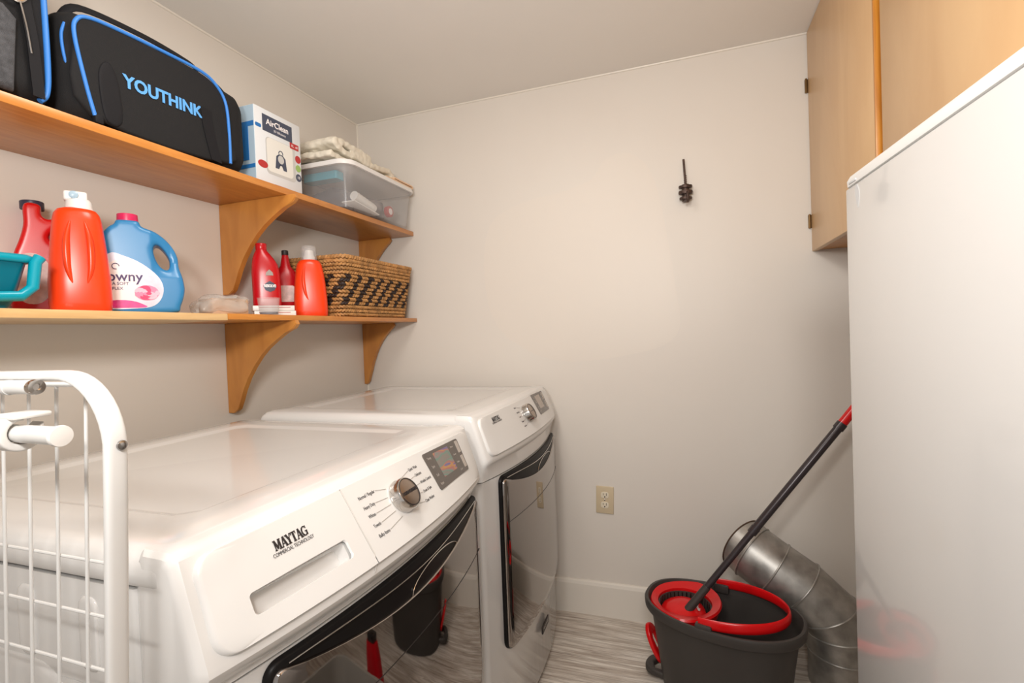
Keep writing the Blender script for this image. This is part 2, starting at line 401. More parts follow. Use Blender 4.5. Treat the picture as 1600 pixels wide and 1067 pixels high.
# a glossier touch-up coat on the back wall with an arched edge, as left by the roller
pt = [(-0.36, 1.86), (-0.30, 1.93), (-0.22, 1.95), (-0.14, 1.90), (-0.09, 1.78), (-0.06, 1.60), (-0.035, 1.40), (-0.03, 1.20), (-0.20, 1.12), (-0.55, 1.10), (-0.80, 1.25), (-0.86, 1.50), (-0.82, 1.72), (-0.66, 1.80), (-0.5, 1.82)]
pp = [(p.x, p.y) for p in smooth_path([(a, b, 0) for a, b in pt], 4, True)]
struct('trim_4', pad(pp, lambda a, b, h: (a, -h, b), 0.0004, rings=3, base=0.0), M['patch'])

# ------------------------------------------------------------ shelves with brackets
def bracket_bm(y, ztop, xo, hgt=0.31, th=0.019):
    L = xo-XL
    pr = [(0, 0), (L, 0), (L+0.006, -0.012), (L-0.006, -0.026), (L*0.86, -0.040), (L*0.72, -0.065), (L*0.6, -0.09), (L*0.5, -0.117), (L*0.40, -0.152),
          (L*0.31, -0.19), (L*0.235, -0.232), (L*0.185, -hgt*0.87), (L*0.15, -hgt*0.955), (L*0.09, -hgt), (0, -hgt)]
    bm = loft([[(XL+a, yy, ztop+b) for a, b in pr] for yy in (y, y+th)])
    bmesh.ops.bevel(bm, geom=[e for e in bm.edges if abs(e.verts[0].co.y-e.verts[1].co.y) < 1e-5], offset=0.0022, segments=2, affect='EDGES')
    return bm
up = empty('wall_shelf', 'upper orange varnished wooden wall shelf carrying the black bags and carton', 'shelf', (XL, -1.0, 1.705))
add('board', box(XL, -1.215, -2.4, -0.004, 1.705, 1.726, 0.0015), M['shelfwood'], up)
add('bracket', bracket_bm(-0.811, 1.705, -1.185), M['bracketwood'], up)
add('bracket', bracket_bm(-0.030, 1.705, -1.335), M['bracketwood'], up)
lo = empty('wall_shelf', 'lower wooden wall shelf at eye height carrying the detergent bottles and wicker basket', 'shelf', (XL, -1.0, 1.295))
add('board', box(XL, -1.215, -1.052, -0.004, 1.295, 1.3125, 0.0015), M['shelfwood'], lo)
add('board', box(XL, -1.215, -2.4, -1.0535, 1.293, 1.3115, 0.0015), M['pine'], lo, label='pale pine board, lighter than the rest of the shelf')
add('bracket', bracket_bm(-0.811, 1.295, -1.205), M['bracketwood'], lo)
add('bracket', bracket_bm(-0.030, 1.295, -1.335, 0.295), M['bracketwood'], lo)

# ------------------------------------------------------------ washer and dryer
MX0, MT = -1.35, 0.985
def machine(kind, yc, label, MHW, xe, ze, bow, dz):
    """xe, ze: lower edge of the control face at its ends; bow: how far it swells in the middle; dz: height on its levelled feet"""
    t = empty(kind, label, 'washing machine' if kind == 'washing_machine' else 'dryer', (-0.95, yc, 0))
    y0, y1 = yc-MHW, yc+MHW
    bw = lambda y: max(0.0, 1-((y-yc)/MHW)**2)
    def plan(inset, front, zc, r=0.03):
        """rounded plan outline with a bowed front; front = x at the corners"""
        pts = []
        xa, xb, ya, yb = MX0+inset, front-inset, y0+inset, y1-inset
        def arc(cx, cy, a0, a1, rr, n=5): return [(cx+rr*math.cos(math.radians(a0+(a1-a0)*i/n)), cy+rr*math.sin(math.radians(a0+(a1-a0)*i/n))) for i in range(n+1)]
        pts += arc(xa+0.02, ya+0.02, 180, 270, 0.02)
        pts += arc(xb-r, ya+r, 270, 345, r)
        for i in range(1, 16):
            y = ya+r+(yb-ya-2*r)*i/16; pts.append((xb-0.002+zc*bw(y), y))
        pts += arc(xb-r, yb-r, 15, 90, r)
        pts += arc(xa+0.02, yb-0.02, 90, 180, 0.02)
        return pts
    # cabinet
    rg = [[(x, y, z) for x, y in plan(i, -0.554, 0.045)] for z, i in ((0.012, 0.012), (0.03, 0.0), (0.70, 0.0), (0.804, 0.0))]
    cab = add('cabinet', loft(rg), M['enamel'], t)
    side = [[(x, y, z) for x, y in plan(0.0005, -0.630, 0.0, 0.012)] for z in (0.8045, 0.937+dz)]
    add('cabinet_top_band', loft(side), M['enamel'], t)
    # pressed panel on each side
    for s, yy in ((-1, y0), (1, y1)):
        o = rrect(0.50, 0.60, 0.09, 6, -1.0, 0.52)
        add('side_pressing', pad(o, lambda a, b, h, yy=yy, s=s: (a, yy+s*h, b), 0.004, 0.02, rings=3, soft=3), M['enamel'], cab)
        for q in range(5):
            o = rrect(0.034, 0.095, 0.012, 4, -1.22+q*0.125, 0.870)
            add('side_pressing', pad(o, lambda a, b, h, yy=yy, s=s: (a, yy+s*h, b), 0.003, 0.008, rings=3, soft=3), M['enamel'], cab)
    for fy in (y0+0.07, y1-0.07):
        add('levelling_foot', xform(lathe([(0.022, 0), (0.022, 0.008), (0.010, 0.014)], 20), TR((-0.68, fy, 0))), M['black_gloss'], t)
    # top panel with a shallow pressed tray
    def lid(inset, z, r): return [(x, y, z) for x, y in rrect(-0.583-MX0-2*inset, 2*MHW-2*inset, max(r, .004), 6, (MX0-0.583)/2, yc)]
    rings = [lid(0.002, 0.941+dz, 0.018), lid(0.0, 0.944+dz, 0.02), lid(0.0, 0.960+dz, 0.02), lid(0.003, 0.970+dz, 0.022), lid(0.012, 0.981+dz, 0.025), lid(0.026, MT+dz, 0.03)]
    def tray(inset, z):
        xa, xb, ya, yb = MX0+0.075+inset, -0.583-0.085-inset, y0+0.095+inset, y1-0.095-inset
        c = 0.05
        P = [(xb, yb-c), (xb-c, yb), (xa+c, yb), (xa, yb-c), (xa, ya+c), (xa+c, ya), (xb-c, ya), (xb, ya+c)]
        out = []
        R_ = rings[-1]
        cx, cy = (xa+xb)/2, (ya+yb)/2
        for (x, y, _) in R_:
            # cast from the centre onto the octagon so that point counts agree
            d = Vector((x-cx, y-cy)); best = 1e9
            for i in range(8):
                p, q = Vector(P[i])-Vector((cx, cy)), Vector(P[(i+1) % 8])-Vector((cx, cy)); e = q-p
                den = d.x*e.y-d.y*e.x
                if abs(den) < 1e-9: continue
                tt = (p.x*e.y-p.y*e.x)/den; uu = (p.x*d.y-p.y*d.x)/den
                if tt > 0 and -1e-6 <= uu <= 1+1e-6: best = min(best, tt)
            out.append((cx+d.x*best, cy+d.y*best, z))
        return out
    T_ = MT+dz
    rings += [tray(-0.006, T_), tray(0.0, T_-0.0015), tray(0.010, T_-0.0055), tray(0.016, T_-0.006)]
    add('top_panel', loft(rings), M['enamel'], t)
    # control console: face runs down and forward, bowed in plan
    def face(y, u, h=0.0):
        """u: 0 at the ridge, 1 at the lower edge of the face"""
        b = bw(y); xt, zt = -0.572, 0.974+dz; xb, zb = xe+bow*b, ze
        d = Vector((xb-xt, 0, zb-zt)); n_ = Vector((-d.z, 0, d.x)).normalized()
        return Vector((xt, y, zt))+d*u+n_*h
    def cons(y, k):
        b = bw(y); e = k
        f0, f1 = face(y, 0), face(y, 1)
        xf = -0.556+0.045*b
        P = [(-0.640+e, 0.820), (-0.640+e, 0.972+dz-e), (-0.628+e, MT+dz-0.001-e), (-0.590, MT+dz-0.002-e), (-0.580, MT+dz-0.004-e), (f0.x-e*.5, f0.z-e), (f1.x-e, f1.z+e*.3), (f1.x+0.001-e, f1.z-0.008),
             (f1.x-0.003-e, f1.z-0.016), (f1.x-0.009-e, f1.z-0.024), (xf+0.001-e, 0.815), (xf+0.0005-e, 0.808), (xf-0.03-e, 0.806)]
        return [(a, y, c) for a, c in P]
    sl = [cons(y0+0.001, 0.014)]+[cons(y0+0.0035, 0.006)]+[cons(y0+0.010, 0.0)]
    sl += [cons(y0+0.010+(2*MHW-0.020)*i/28, 0.0) for i in range(1, 28)]
    sl += [cons(y1-0.010, 0.0), cons(y1-0.0035, 0.006), cons(y1-0.001, 0.014)]
    con = add('control_console', loft(sl), M['console'], t)
    pm = 0.020
    def rr2(w, hgt, ry, n=8):   # rounded rectangle, the corner radius given in metres along y
        pts = []; ru = ry/0.12
        for sx, sy, a0 in ((1, 1, 0), (-1, 1, 90), (-1, -1, 180), (1, -1, 270)):
            for i in range(n+1):
                a = math.radians(a0+90*i/n); pts.append((sx*(w/2-ry)+ry*math.cos(a), sy*(hgt/2-ru)+ru*math.sin(a)))
        return pts
    fine = []
    base = rr2(2*MHW-2*pm, 0.94, 0.024)
    for i, p in enumerate(base):
        q = base[(i+1) % len(base)]; k = max(1, int(math.hypot(q[0]-p[0], (q[1]-p[1])*.12)/0.02))
        fine += [(p[0]+(q[0]-p[0])*j/k, p[1]+(q[1]-p[1])*j/k) for j in range(k)]
    S = lambda a, b, h: face(yc+a, 0.50+b, h)
    panel = pad(fine, S, 0.008, 0.010, rings=10)
    return t, con, cab, face, bw, S, panel, y0, y1

def serif_maytag(fn, s):
    """slab-serif MAYTAG; s = cap height; fn(x, y, h) x along the panel, y up"""
    W = 0.26; segs = []
    def sf(x, y, w=0.34): segs.append((x-w/2, y, x+w/2, y, 0.11))
    x = 0
    def M_(x): segs.extend([(x+.12, 0, x+.12, 1, .12), (x+.88, 0, x+.88, 1, W), (x+.16, 1, x+.5, .12, W), (x+.84, 1, x+.5, .12, .12)]); sf(x+.12, .05); sf(x+.88, .05, .46); sf(x+.10, .95, .3); sf(x+.90, .95, .42)
    def A_(x): segs.extend([(x+.10, 0, x+.45, 1, .12), (x+.45, 1, x+.80, 0, W), (x+.2, .33, x+.68, .33, .11)]); sf(x+.10, .05, .32); sf(x+.80, .05, .46)
    def Y_(x): segs.extend([(x+.12, 1, x+.45, .45, W), (x+.78, 1, x+.45, .45, .12), (x+.45, .5, x+.45, 0, W)]); sf(x+.45, .05, .46); sf(x+.12, .95, .42); sf(x+.78, .95, .32)
    def T_(x): segs.extend([(x+.42, 0, x+.42, 1, W), (x+.0, .94, x+.84, .94, .13), (x+.05, .7, x+.05, 1, .10), (x+.79, .7, x+.79, 1, .10)]); sf(x+.42, .05, .46)
    def G_(x):
        pts = [(x+.46+.40*math.cos(math.radians(a)), .5+.45*math.sin(math.radians(a))) for a in range(50, 315, 20)]
        for i in range(len(pts)-1): segs.append((*pts[i], *pts[i+1], .2 if 120 < 50+20*i < 250 else .13))
        segs.extend([(x+.80, .05, x+.80, .46, W*.8), (x+.80, .7, x+.80, 1, .10)]); sf(x+.74, .46, .40)
    for ch, w in ((M_, 1.08), (A_, .86), (Y_, .86), (T_, .86), (A_, .92), (G_, .95)):
        ch(x); x += w
    return strokes([((a-x/2)*s*.82, (b-.5)*s, (c-x/2)*s*.82, (d-.5)*s, *[q*s*.9 for q in ww]) for a, b, c, d, *ww in segs], 0.1*s, fn)

def console_details(t, con, face, S, panel, y0, y1, washer):
    yc = (y0+y1)/2
    FL = 0.13 if washer else 0.118  # length of the face in metres, one unit of u
    def F(y, u): return lambda x, v, h: face(y+x, u-v/FL, 0.0086+h)
    if washer:
        ys = yc-0.124
        b2 = panel.copy()
        bmesh.ops.bisect_plane(panel, geom=panel.verts[:]+panel.edges[:]+panel.faces[:], plane_co=(0, ys+0.0008, 0), plane_no=(0, 1, 0), clear_inner=True)
        bmesh.ops.bisect_plane(b2, geom=b2.verts[:]+b2.edges[:]+b2.faces[:], plane_co=(0, ys-0.0008, 0), plane_no=(0, 1, 0), clear_outer=True)
        add('control_panel', panel, M['console'], con)
        dr = add('detergent_drawer', b2, M['console'], t)
        # recessed grip of the drawer, cut into the panel and the console behind it
        ga, gb = yc-0.340, yc-0.161
        pts = rrect(gb-ga, 0.0285, 0.006, 5)
        def ring(sc_, du, h): return [face((ga+gb)/2+a*sc_, 0.655+b/FL*(sc_ if sc_ > .98 else sc_*sc_)+du, h) for a, b in pts]
        cut = loft([ring(1.0, 0, 0.03), ring(1.0, 0, 0.009), ring(0.97, 0, 0.006), ring(0.93, 0.03, -0.019)])
        bmesh.ops.recalc_face_normals(cut, faces=cut.faces)
        cd = bpy.data.meshes.new('cut'); cut.to_mesh(cd); cut.free(); co = bpy.data.objects.new('cut', cd); C.objects.link(co)
        # close the drawer panel and give it thickness so that it can be cut
        for ob in (dr, con):
            mw = ROOT[t]
            if ob is dr:
                m0 = ob.modifiers.new('s', 'SOLIDIFY'); m0.thickness = 0.003; m0.offset = -1
            m1 = ob.modifiers.new('b', 'BOOLEAN'); m1.object = co; m1.operation = 'DIFFERENCE'; m1.solver = 'EXACT'
            bpy.context.view_layer.update()
            me = ev_mesh(ob); ob.modifiers.clear(); ob.data = me
            me.polygons.foreach_set('use_smooth', [True]*len(me.polygons)); me.set_sharp_from_angle(angle=math.radians(30))
            while len(me.materials) > 1: me.materials.pop()
        bpy.data.objects.remove(co)
        # seam that outlines the drawer beside the control area
        sp = [face(ys, u, 0.0086) for u in (0.05, 0.3, 0.6, 0.85)]+[face(ys-0.002, 0.955, 0.006), face(ys-0.008, 1.03, -0.001)]
        add('seam', tube(sp, 0.0008, 6), M['seam'], con)
    else:
        add('control_panel', panel, M['console'], con)
    # brand lettering
    ly = yc-0.252 if washer else yc-0.251
    sz = 0.0135 if washer else 0.0125
    add('brand_lettering', serif_maytag(F(ly, 0.262 if washer else .185), sz), M['ink'], con, smooth=False)
    add('brand_lettering', map_mesh(text_mesh('COMMERCIAL TECHNOLOGY', 0.0070, 0.0001, 0.80), F(ly, 0.352 if washer else .272)), M['ink'], con, smooth=False)
    # knob
    ky = yc+(0.010 if washer else 0.000); ku = 0.465 if washer else 0.44
    o = face(ky, ku, 0.009); nv = (face(ky, ku, 1)-face(ky, ku, 0)).normalized(); rot = Vector((0, 0, 1)).rotation_difference(nv).to_matrix().to_4x4()
    K = Matrix.Translation(o) @ rot
    kr = 0.0315
    k = add('cycle_knob', xform(lathe([(kr+0.001, 0), (kr+0.0015, 0.004), (kr, 0.007), (kr, 0.018), (kr-0.002, 0.0215), (kr-0.004, 0.022), (kr-0.0045, 0.0205)], 64), K), M['chrome'], con)
    add('knob_face', xform(lathe([(kr-0.0045, 0.0195), (kr-0.0045, 0.0215), (kr-0.006, 0.0222), (0.004, 0.0215)], 48), K), M['brushed'], k)
    add('knob_ring', xform(tube([(math.cos(a*PI/24)*(kr-0.0045), math.sin(a*PI/24)*(kr-0.0045), 0.0222) for a in range(48)], 0.0009, 8, True), K), M['ink'], k)
    rz = K @ Matrix.Rotation(PI/2, 4, 'Z')
    if washer:
        me = text_mesh('EXTRA POWER', 0.0088, 0.0003, 0.80, off=0.0004); me.transform(rz @ Matrix.Translation((0, 0, 0.0226)))
        b = bmesh.new(); b.from_mesh(me); add('knob_lettering', b, M['ink'], k, smooth=False)
    else:
        add('knob_lettering', xform(box(-0.02, 0.02, -0.0008, 0.0008, 0.0222, 0.0228), rz), M['ink'], k, smooth=False)
    # cycle names with leader lines
    if washer:
        rows = [('Normal / Regular', -0.096, 0.235), ('Heavy Duty', -0.096, 0.365), ('Whites', -0.095, 0.478), ('Towels', -0.095, 0.60), ('Bulky Items', -0.095, 0.725),
                ('Quick Wash', 0.074, 0.205), ('Delicates', 0.086, 0.312), ('Wrinkle Control', 0.090, 0.435), ('Drain & Spin', 0.084, 0.56), ('Clean Washer', 0.072, 0.685)]
    else:
        rows = [('Normal', -0.082, 0.165), ('Heavy Duty', -0.080, 0.30), ('Towels', -0.079, 0.43), ('Delicates', -0.079, 0.56), ('Timed Dry', -0.079, 0.69)]
    for i, (s, dx, u) in enumerate(rows):
        me = text_mesh(s, 0.0080 if washer else 0.0062, 0.0001, 0.82)
        w = max(v.co.x for v in me.vertices)-min(v.co.x for v in me.vertices)
        add('cycle_lettering', map_mesh(me, F(yc+dx+w/2, u)), M['ink'], con, smooth=False)
        sgn = -1 if dx < 0 else 1
        dv = (u-ku)*FL; rr0 = kr+0.006
        a_ = math.asin(max(-.92, min(.92, dv/(rr0*1.25)))); yk = ky+sgn*rr0*math.cos(a_); uk = ku+rr0*math.sin(a_)/FL
        xe_ = yc+dx+(w+0.002 if sgn < 0 else -0.002)
        if abs(xe_-yk) > 0.003: add('cycle_line', tube([face(xe_, u, 0.0088), face(yk-sgn*-0.0*1, uk, 0.0088)], 0.00035, 5), M['ink_grey'], con)
    # display
    dy, dw = yc+(0.233 if washer else 0.208), (0.178 if washer else 0.145)
    du_, dh = (0.395, 0.60) if washer else (0.345, 0.64)
    def rr(cy, cu, w, hu, ry): return [(cy-yc+a, cu-0.50-b/FL) for a, b in rrect(w, hu*FL, ry, 5)]
    disp = add('display', pad(rr(dy, du_, dw, dh, 0.006), S, 0.0098, 0.002, rings=8, base=0.006), M['display'], con)
    add('display_film', pad(rr(dy-0.010, du_-0.04, dw*0.42, 0.41, 0.002), S, 0.0102, rings=6, base=0.009), M['film'] if washer else M['key'], disp)
    for u in (du_-0.155, du_+0.12):
        add('display_key', pad(rr(dy+dw/2-0.012, u, 0.015, 0.22, 0.002), S, 0.0103, rings=4, base=0.009), M['key'], disp)
    for u, s in ((du_-.20, 'Temp'), (du_-.06, 'Spin'), (du_+.08, 'Soil'), (du_+.22, 'Start')):
        add('display_lettering', map_mesh(text_mesh(s, 0.0075, 0.0001), lambda x, v, h, u=u: face(dy-dw/2+0.018+x, u-v/FL, 0.0103+h)), M['key'], disp, smooth=False)
    for u, s in ((du_-.20, 'Rinse'), (du_-.06, 'Steam'), (du_+.08, 'Delay'), (du_+.22, 'Lock')):
        add('display_lettering', map_mesh(text_mesh(s, 0.0062, 0.0001), lambda x, v, h, u=u: face(dy+0.046+x, u-v/FL, 0.0103+h)), M['key'], disp, smooth=False)

def door(t, yc, bw, y0, y1):
    G = lambda a, b, h: Vector((-0.554+0.045*bw(yc+a)+h, yc+a, b))
    hw = (y1-y0)/2; wl, wr = hw-0.088, hw-0.018
    def outline(wl, wr, zb, zt, r, dip, rs=0.03):
        P = []
        n = 8
        for i in range(n+1):       # lower right, lower left
            a = math.radians(-0-90*i/n); P.append((wr-r+r*math.cos(a), zb+r+r*math.sin(a)))
        k = 12
        for i in range(1, k): P.append((wr-r+(-wl+rs*2-wr+r)*i/k, zb))
        for i in range(n+1):
            a = math.radians(270-90*i/n); P.append((-wl+rs*2+rs*2*math.cos(a), zb+rs*2+rs*2*math.sin(a)))
        for i in range(1, 8): P.append((-wl, zb+rs*2+(zt-rs-zb-rs*2)*i/8))
        for i in range(n+1):
            a = math.radians(180-90*i/n); P.append((-wl+rs+rs*math.cos(a), zt-rs+rs*math.sin(a)))
        for i in range(1, 20):
            s = i/20; x = -wl+rs+(wr+wl-2*rs)*s; P.append((x, zt-dip*math.sin(PI*s)**0.9))
        for i in range(n+1):
            a = math.radians(90-90*i/n); P.append((wr-rs+rs*math.cos(a), zt-rs+rs*math.sin(a)))
        for i in range(1, 8): P.append((wr, zt-rs+(zb+r-zt+rs)*i/8))
        return P
    d = add('door', pad(outline(wl, wr, 0.27, 0.803, 0.09, 0.0, 0.022), G, 0.009, 0.006, rings=12), M['recess'], t, label='dark door with a handle recess along its top')
    add('door_glass', pad(outline(wl-0.006, wr-0.003, 0.276, 0.792, 0.085, 0.050, 0.014), G, 0.015, 0.006, rings=14), M['glass_dark'], d)
    # bright rail along the handle opening and the ring behind it
    add('handle_rail', tube([G(-wl+0.03+(wl+wr-0.06)*i/20, 0.793-0.012*math.sin(PI*i/20)**2, 0.011) for i in range(21)], 0.0011, 8), M['chrome'], d)
    add('door_ring', tube([G(0.10+0.11*math.cos(PI*i/16), 0.742+0.034*math.sin(PI*i/16), 0.0105) for i in range(17)], 0.0012, 8), M['chrome'], d)
    add('door_seam', tube([G(-wl+0.02+(wl+wr-0.03)*i/20, 0.66, 0.0153) for i in range(21)], 0.0007, 5), M['ink'], d)
    return d, G

YD, YW = -0.455, -1.300
t, con, cab, face, bw, S, panel, y0, y1 = machine('washing_machine', YW, 'white front load washing machine with detergent drawer, nearest to the camera', 0.412, -0.535, 0.848, 0.045, 0.0)
console_details(t, con, face, S, panel, y0, y1, True)
door(t, YW, bw, y0, y1)
t, con, cab, face, bw, S, panel, y0, y1 = machine('clothes_dryer', YD, 'white front load dryer standing against the back wall, beyond the washer', 0.385, -0.535, 0.872, 0.030, 0.012)
console_details(t, con, face, S, panel, y0, y1, False)
d, G = door(t, YD, bw, y0, y1)
bd = add('energy_badge', pad([(0.042+a, 0.172+b) for a, b in rrect(0.085, 0.026, 0.002, 3)], G, 0.003, rings=3), M['ink'], t)
bd2 = add('badge_lettering', map_mesh(text_mesh('MAYTAG', 0.016, 0.0002), lambda x, v, h: G(0.042+x, 0.172+v, 0.0034+h)), M['key'], bd, smooth=False)

# ------------------------------------------------------------ fridge and wall cabinet
fr = empty('refrigerator', 'tall white appliance with a smooth side filling the right edge', 'refrigerator', (0.27, -1.10, 0), math.radians(3.6))
# local: x to the right, y negative towards the camera, the side seen is x = 0
add('body', box(0, 0.66, -0.78, 0, 0.02, 1.4545, 0.004, 3), M['fridge'], fr, world=False)
rg = [[(x, y, z) for x, y in rrect(0.66-2*i, 0.78-2*i, 0.012, 5, 0.33, -0.39)] for z, i in ((1.4548, 0.003), (1.456, 0.0), (1.466, -0.0005), (1.473, 0.003), (1.4765, 0.010), (1.4775, 0.03))]
add('top_cover', loft(rg), M['fridgecap'], fr, world=False)
add('corner_clip', box(-0.0014, 0.003, -0.048, -0.018, 1.4585, 1.4625, 0.001), M['scuff'], fr, world=False, label='grey plastic clip at the rear corner')
sp = [(p[0], p[1]) for p in smooth_path([(-0.048, 1.452, 0), (-0.058, 1.44, 0), (-0.058, 1.425, 0), (-0.052, 1.412, 0), (-0.046, 1.425, 0), (-0.042, 1.44, 0)], 4, True)]
add('scuff_mark', pad(sp, lambda a, b, h: (-h, a, b), 0.0002, rings=3, base=0.0), M['scuff'], fr, world=False, label='small grey scuff below the top cover')
for q in ((0.06, -0.06), (0.60, -0.06), (0.06, -0.72), (0.60, -0.72)):
    add('foot', xform(lathe([(0.02, 0), (0.02, 0.022)], 16), TR((q[0], q[1], 0))), M['black_gloss'], fr, world=False)

cb = empty('wall_cabinet', 'honey-coloured birch wall cabinet hung from the ceiling over the white appliance', 'cabinet', (0.74, -0.85, 1.485))
add('cabinet_body', box(0.470, XR-0.002, -2.2, -0.003, 1.489, ZC-0.001, 0.001), M['cabframe'], cb)
def cdoor(ya, yb, hinge_y):
    dr = add('door', box(0.450, 0.4695, ya, yb, 1.485, ZC-0.003, 0.0015), M['cabwood'], cb)
    return dr
d1 = cdoor(-0.668, -0.006, 0)
d2 = cdoor(-1.40, -0.712, 0)
cdoor(-2.10, -1.432, 0)
add('door_edge', box(0.4485, 0.4695, -0.676, -0.6685, 1.485, ZC-0.003, 0.001), M['cabframe'], d1, label='darker plywood edge')
for z in (2.09, 1.595):
    h = add('hinge', box(0.440, 0.452, -0.006, -0.001, z-0.024, z+0.024, 0.001), M['brass'], d1, label='aged brass hinge')
    add('hinge_pin', cyl((0.444, -0.008, z-0.026), (0.444, -0.008, z+0.026), 0.0035, 10), M['brass'], h)

# ------------------------------------------------------------ outlet and hook on the back wall
ot = empty('power_outlet', 'ivory double power outlet low on the back wall', 'outlet', (-0.346, 0, 0.50))
rot = Matrix.Translation((-0.346, 0, 0.50)) @ Matrix.Rotation(math.radians(2.0), 4, 'Y')
add('cover_plate', xform(box(-0.037, 0.037, -0.006, 0, -0.058, 0.058, 0.002, 3), rot), M['ivory'], ot)
for z in (0.021, -0.021):
    s = add('socket', xform(pad([(a, z+b) for a, b in sellipse(0.034, 0.028, 3, 24)], lambda a, b, h: (a, -0.006-h, b), 0.0015, 0.001, rings=3), rot), M['ivory2'], ot)
    bm = box(-0.0075, -0.0055, -0.0079, -0.007, z-0.001, z+0.008)
    join(bm, box(0.0055, 0.0075, -0.0079, -0.007, z-0.002, z+0.009)); join(bm, xform(lathe([(0.0028, 0), (0.0028, 0.001)], 12), TR((0, -0.0069, z-0.007), rx=PI/2)))
    add('slot', xform(bm, rot), M['ink'], s, smooth=False)
add('screw', xform(lathe([(0.003, 0), (0.003, 0.001), (0.001, 0.002)], 12), rot @ TR((0, -0.006, 0), rx=PI/2)), M['brassfloor'], ot)

hk = empty('wall_hook', 'small dark metal hook with ribbed round clip on the back wall', 'hook', (0.018, 0, 1.70))
add('rod', tube(smooth_path([(0.012, -0.012, 1.885), (0.014, -0.014, 1.84), (0.016, -0.012, 1.80), (0.017, -0.010, 1.765), (0.017, -0.02, 1.745)], 5), 0.0042, 10), M['iron'], hk)
add('rod_binding', tube([(0.0165+0.004*math.cos(i*1.1), -0.012+0.004*math.sin(i*1.1), 1.775+i*0.0013) for i in range(40)], 0.0018, 6), M['iron'], hk)
for z, r, rr_ in ((1.772, 0.026, 0.006), (1.750, 0.027, 0.008), (1.727, 0.024, 0.006)):
    add('clip_disc', xform(lathe([(r*.55, -rr_), (r*.95, -rr_*.8), (r, 0), (r*.95, rr_*.8), (r*.55, rr_)], 24), TR((0.016, -0.030, z), rx=0.10)), M['iron'], hk)
add('clip_core', cyl((0.016, -0.030, 1.715), (0.016, -0.030, 1.78), 0.014, 16), M['iron'], hk)
add('hook_tip', tube(smooth_path([(0.022, -0.055, 1.745), (0.023, -0.068, 1.735), (0.023, -0.066, 1.715), (0.022, -0.058, 1.706)], 5), 0.0045, 10), M['iron'], hk)
add('wall_plate', xform(lathe([(0.012, 0), (0.010, 0.006)], 16), TR((0.016, -0.0005, 1.75), rx=PI/2)), M['iron'], hk)
add('wall_stem', cyl((0.016, -0.003, 1.75), (0.016, -0.03, 1.75), 0.005, 10), M['iron'], hk)

# ------------------------------------------------------------ duct elbow
dc = empty('duct_elbow', 'grey galvanised metal duct elbow standing in the corner behind the bucket', 'duct', (0.435, -0.2, 0))
R0 = 0.098
cl = [(0.462, -0.20, 0.0), (0.462, -0.20, 0.115), (0.458, -0.20, 0.185), (0.425, -0.20, 0.245), (0.345, -0.19, 0.312), (0.270, -0.172, 0.358), (0.205, -0.145, 0.398), (0.178, -0.118, 0.415)]
nm = [(0, 0, 1), (0, 0, 1), (-0.12, 0, 1), (-0.45, 0.03, 0.88), (-0.78, 0.12, 0.62), (-0.82, 0.22, 0.50), (-0.76, 0.46, 0.42), (-0.66, 0.66, 0.34)]
def dring(i, r, n=48):
    c, z = Vector(cl[i]), Vector(nm[i]).normalized(); u = Vector((0, 1, 0)); u = (u-z*u.dot(z)).normalized(); v = z.cross(u)
    return [c+u*(r*math.cos(2*PI*k/n))+v*(r*math.sin(2*PI*k/n)) for k in range(n)]
for i in range(7):
    a, b = dring(i, R0), dring(i+1, R0)
    bm = loft([a, b, dring(i+1, R0-0.0015), dring(i, R0-0.0015)], closed=True)
    sg = add('duct_section', bm, M['galv'], dc)
    if i < 6:
        add('seam_bead', tube(dring(i+1, R0+0.001), 0.0032, 8, True), M['galv'], sg)
add('rim', tube(dring(7, R0), 0.0028, 8, True), M['rust'], dc, label='dark rusty open rim')
for k, a in enumerate((5.6, 4.9)):
    p = Vector(cl[3])
    add('rivet', xform(lathe([(0.004, 0), (0.003, 0.002), (0.001, 0.003)], 10), TR((0.380-0.07*k, -0.215, 0.392+0.035*k))), M['galv'], dc)

# ------------------------------------------------------------ mop bucket and mop
BZ = 0.29
bk = empty('mop_bucket', 'charcoal oval spin mop bucket with red handle standing on the floor', 'bucket', (0.084, -0.358, 0), math.radians(-14))
def egg(w, d, z, n=56, cx=0.0): return [(x, y, z) for x, y in sellipse(w, d, 2.35, n, cx)]
L, W = 0.490, 0.315
def rimz(x): return BZ + 0.008*(x/(L/2))**2
def oring(k, z, kw=None, cx=0.0, dz=True): return [(x, y, z+((rimz(x)-BZ) if dz else 0)) for x, y in sellipse(L*k, W*(kw or k), 2.35, 64, cx)]
body = loft([oring(0.76, 0.0, .78, dz=False), oring(0.79, 0.006, .82, dz=False), oring(0.86, 0.14, .89), oring(0.925, BZ-0.035), oring(0.93, BZ-0.030), oring(0.995, BZ-0.032), oring(1.01, BZ-0.026), oring(1.015, BZ-0.006), oring(1.0, BZ),
             oring(0.965, BZ+0.001), oring(0.945, BZ-0.008), oring(0.93, BZ-0.03), oring(0.86, 0.14, .88), oring(0.78, 0.02, .8, dz=False)])
add('bucket_body', body, M['bucket'], bk, world=False)
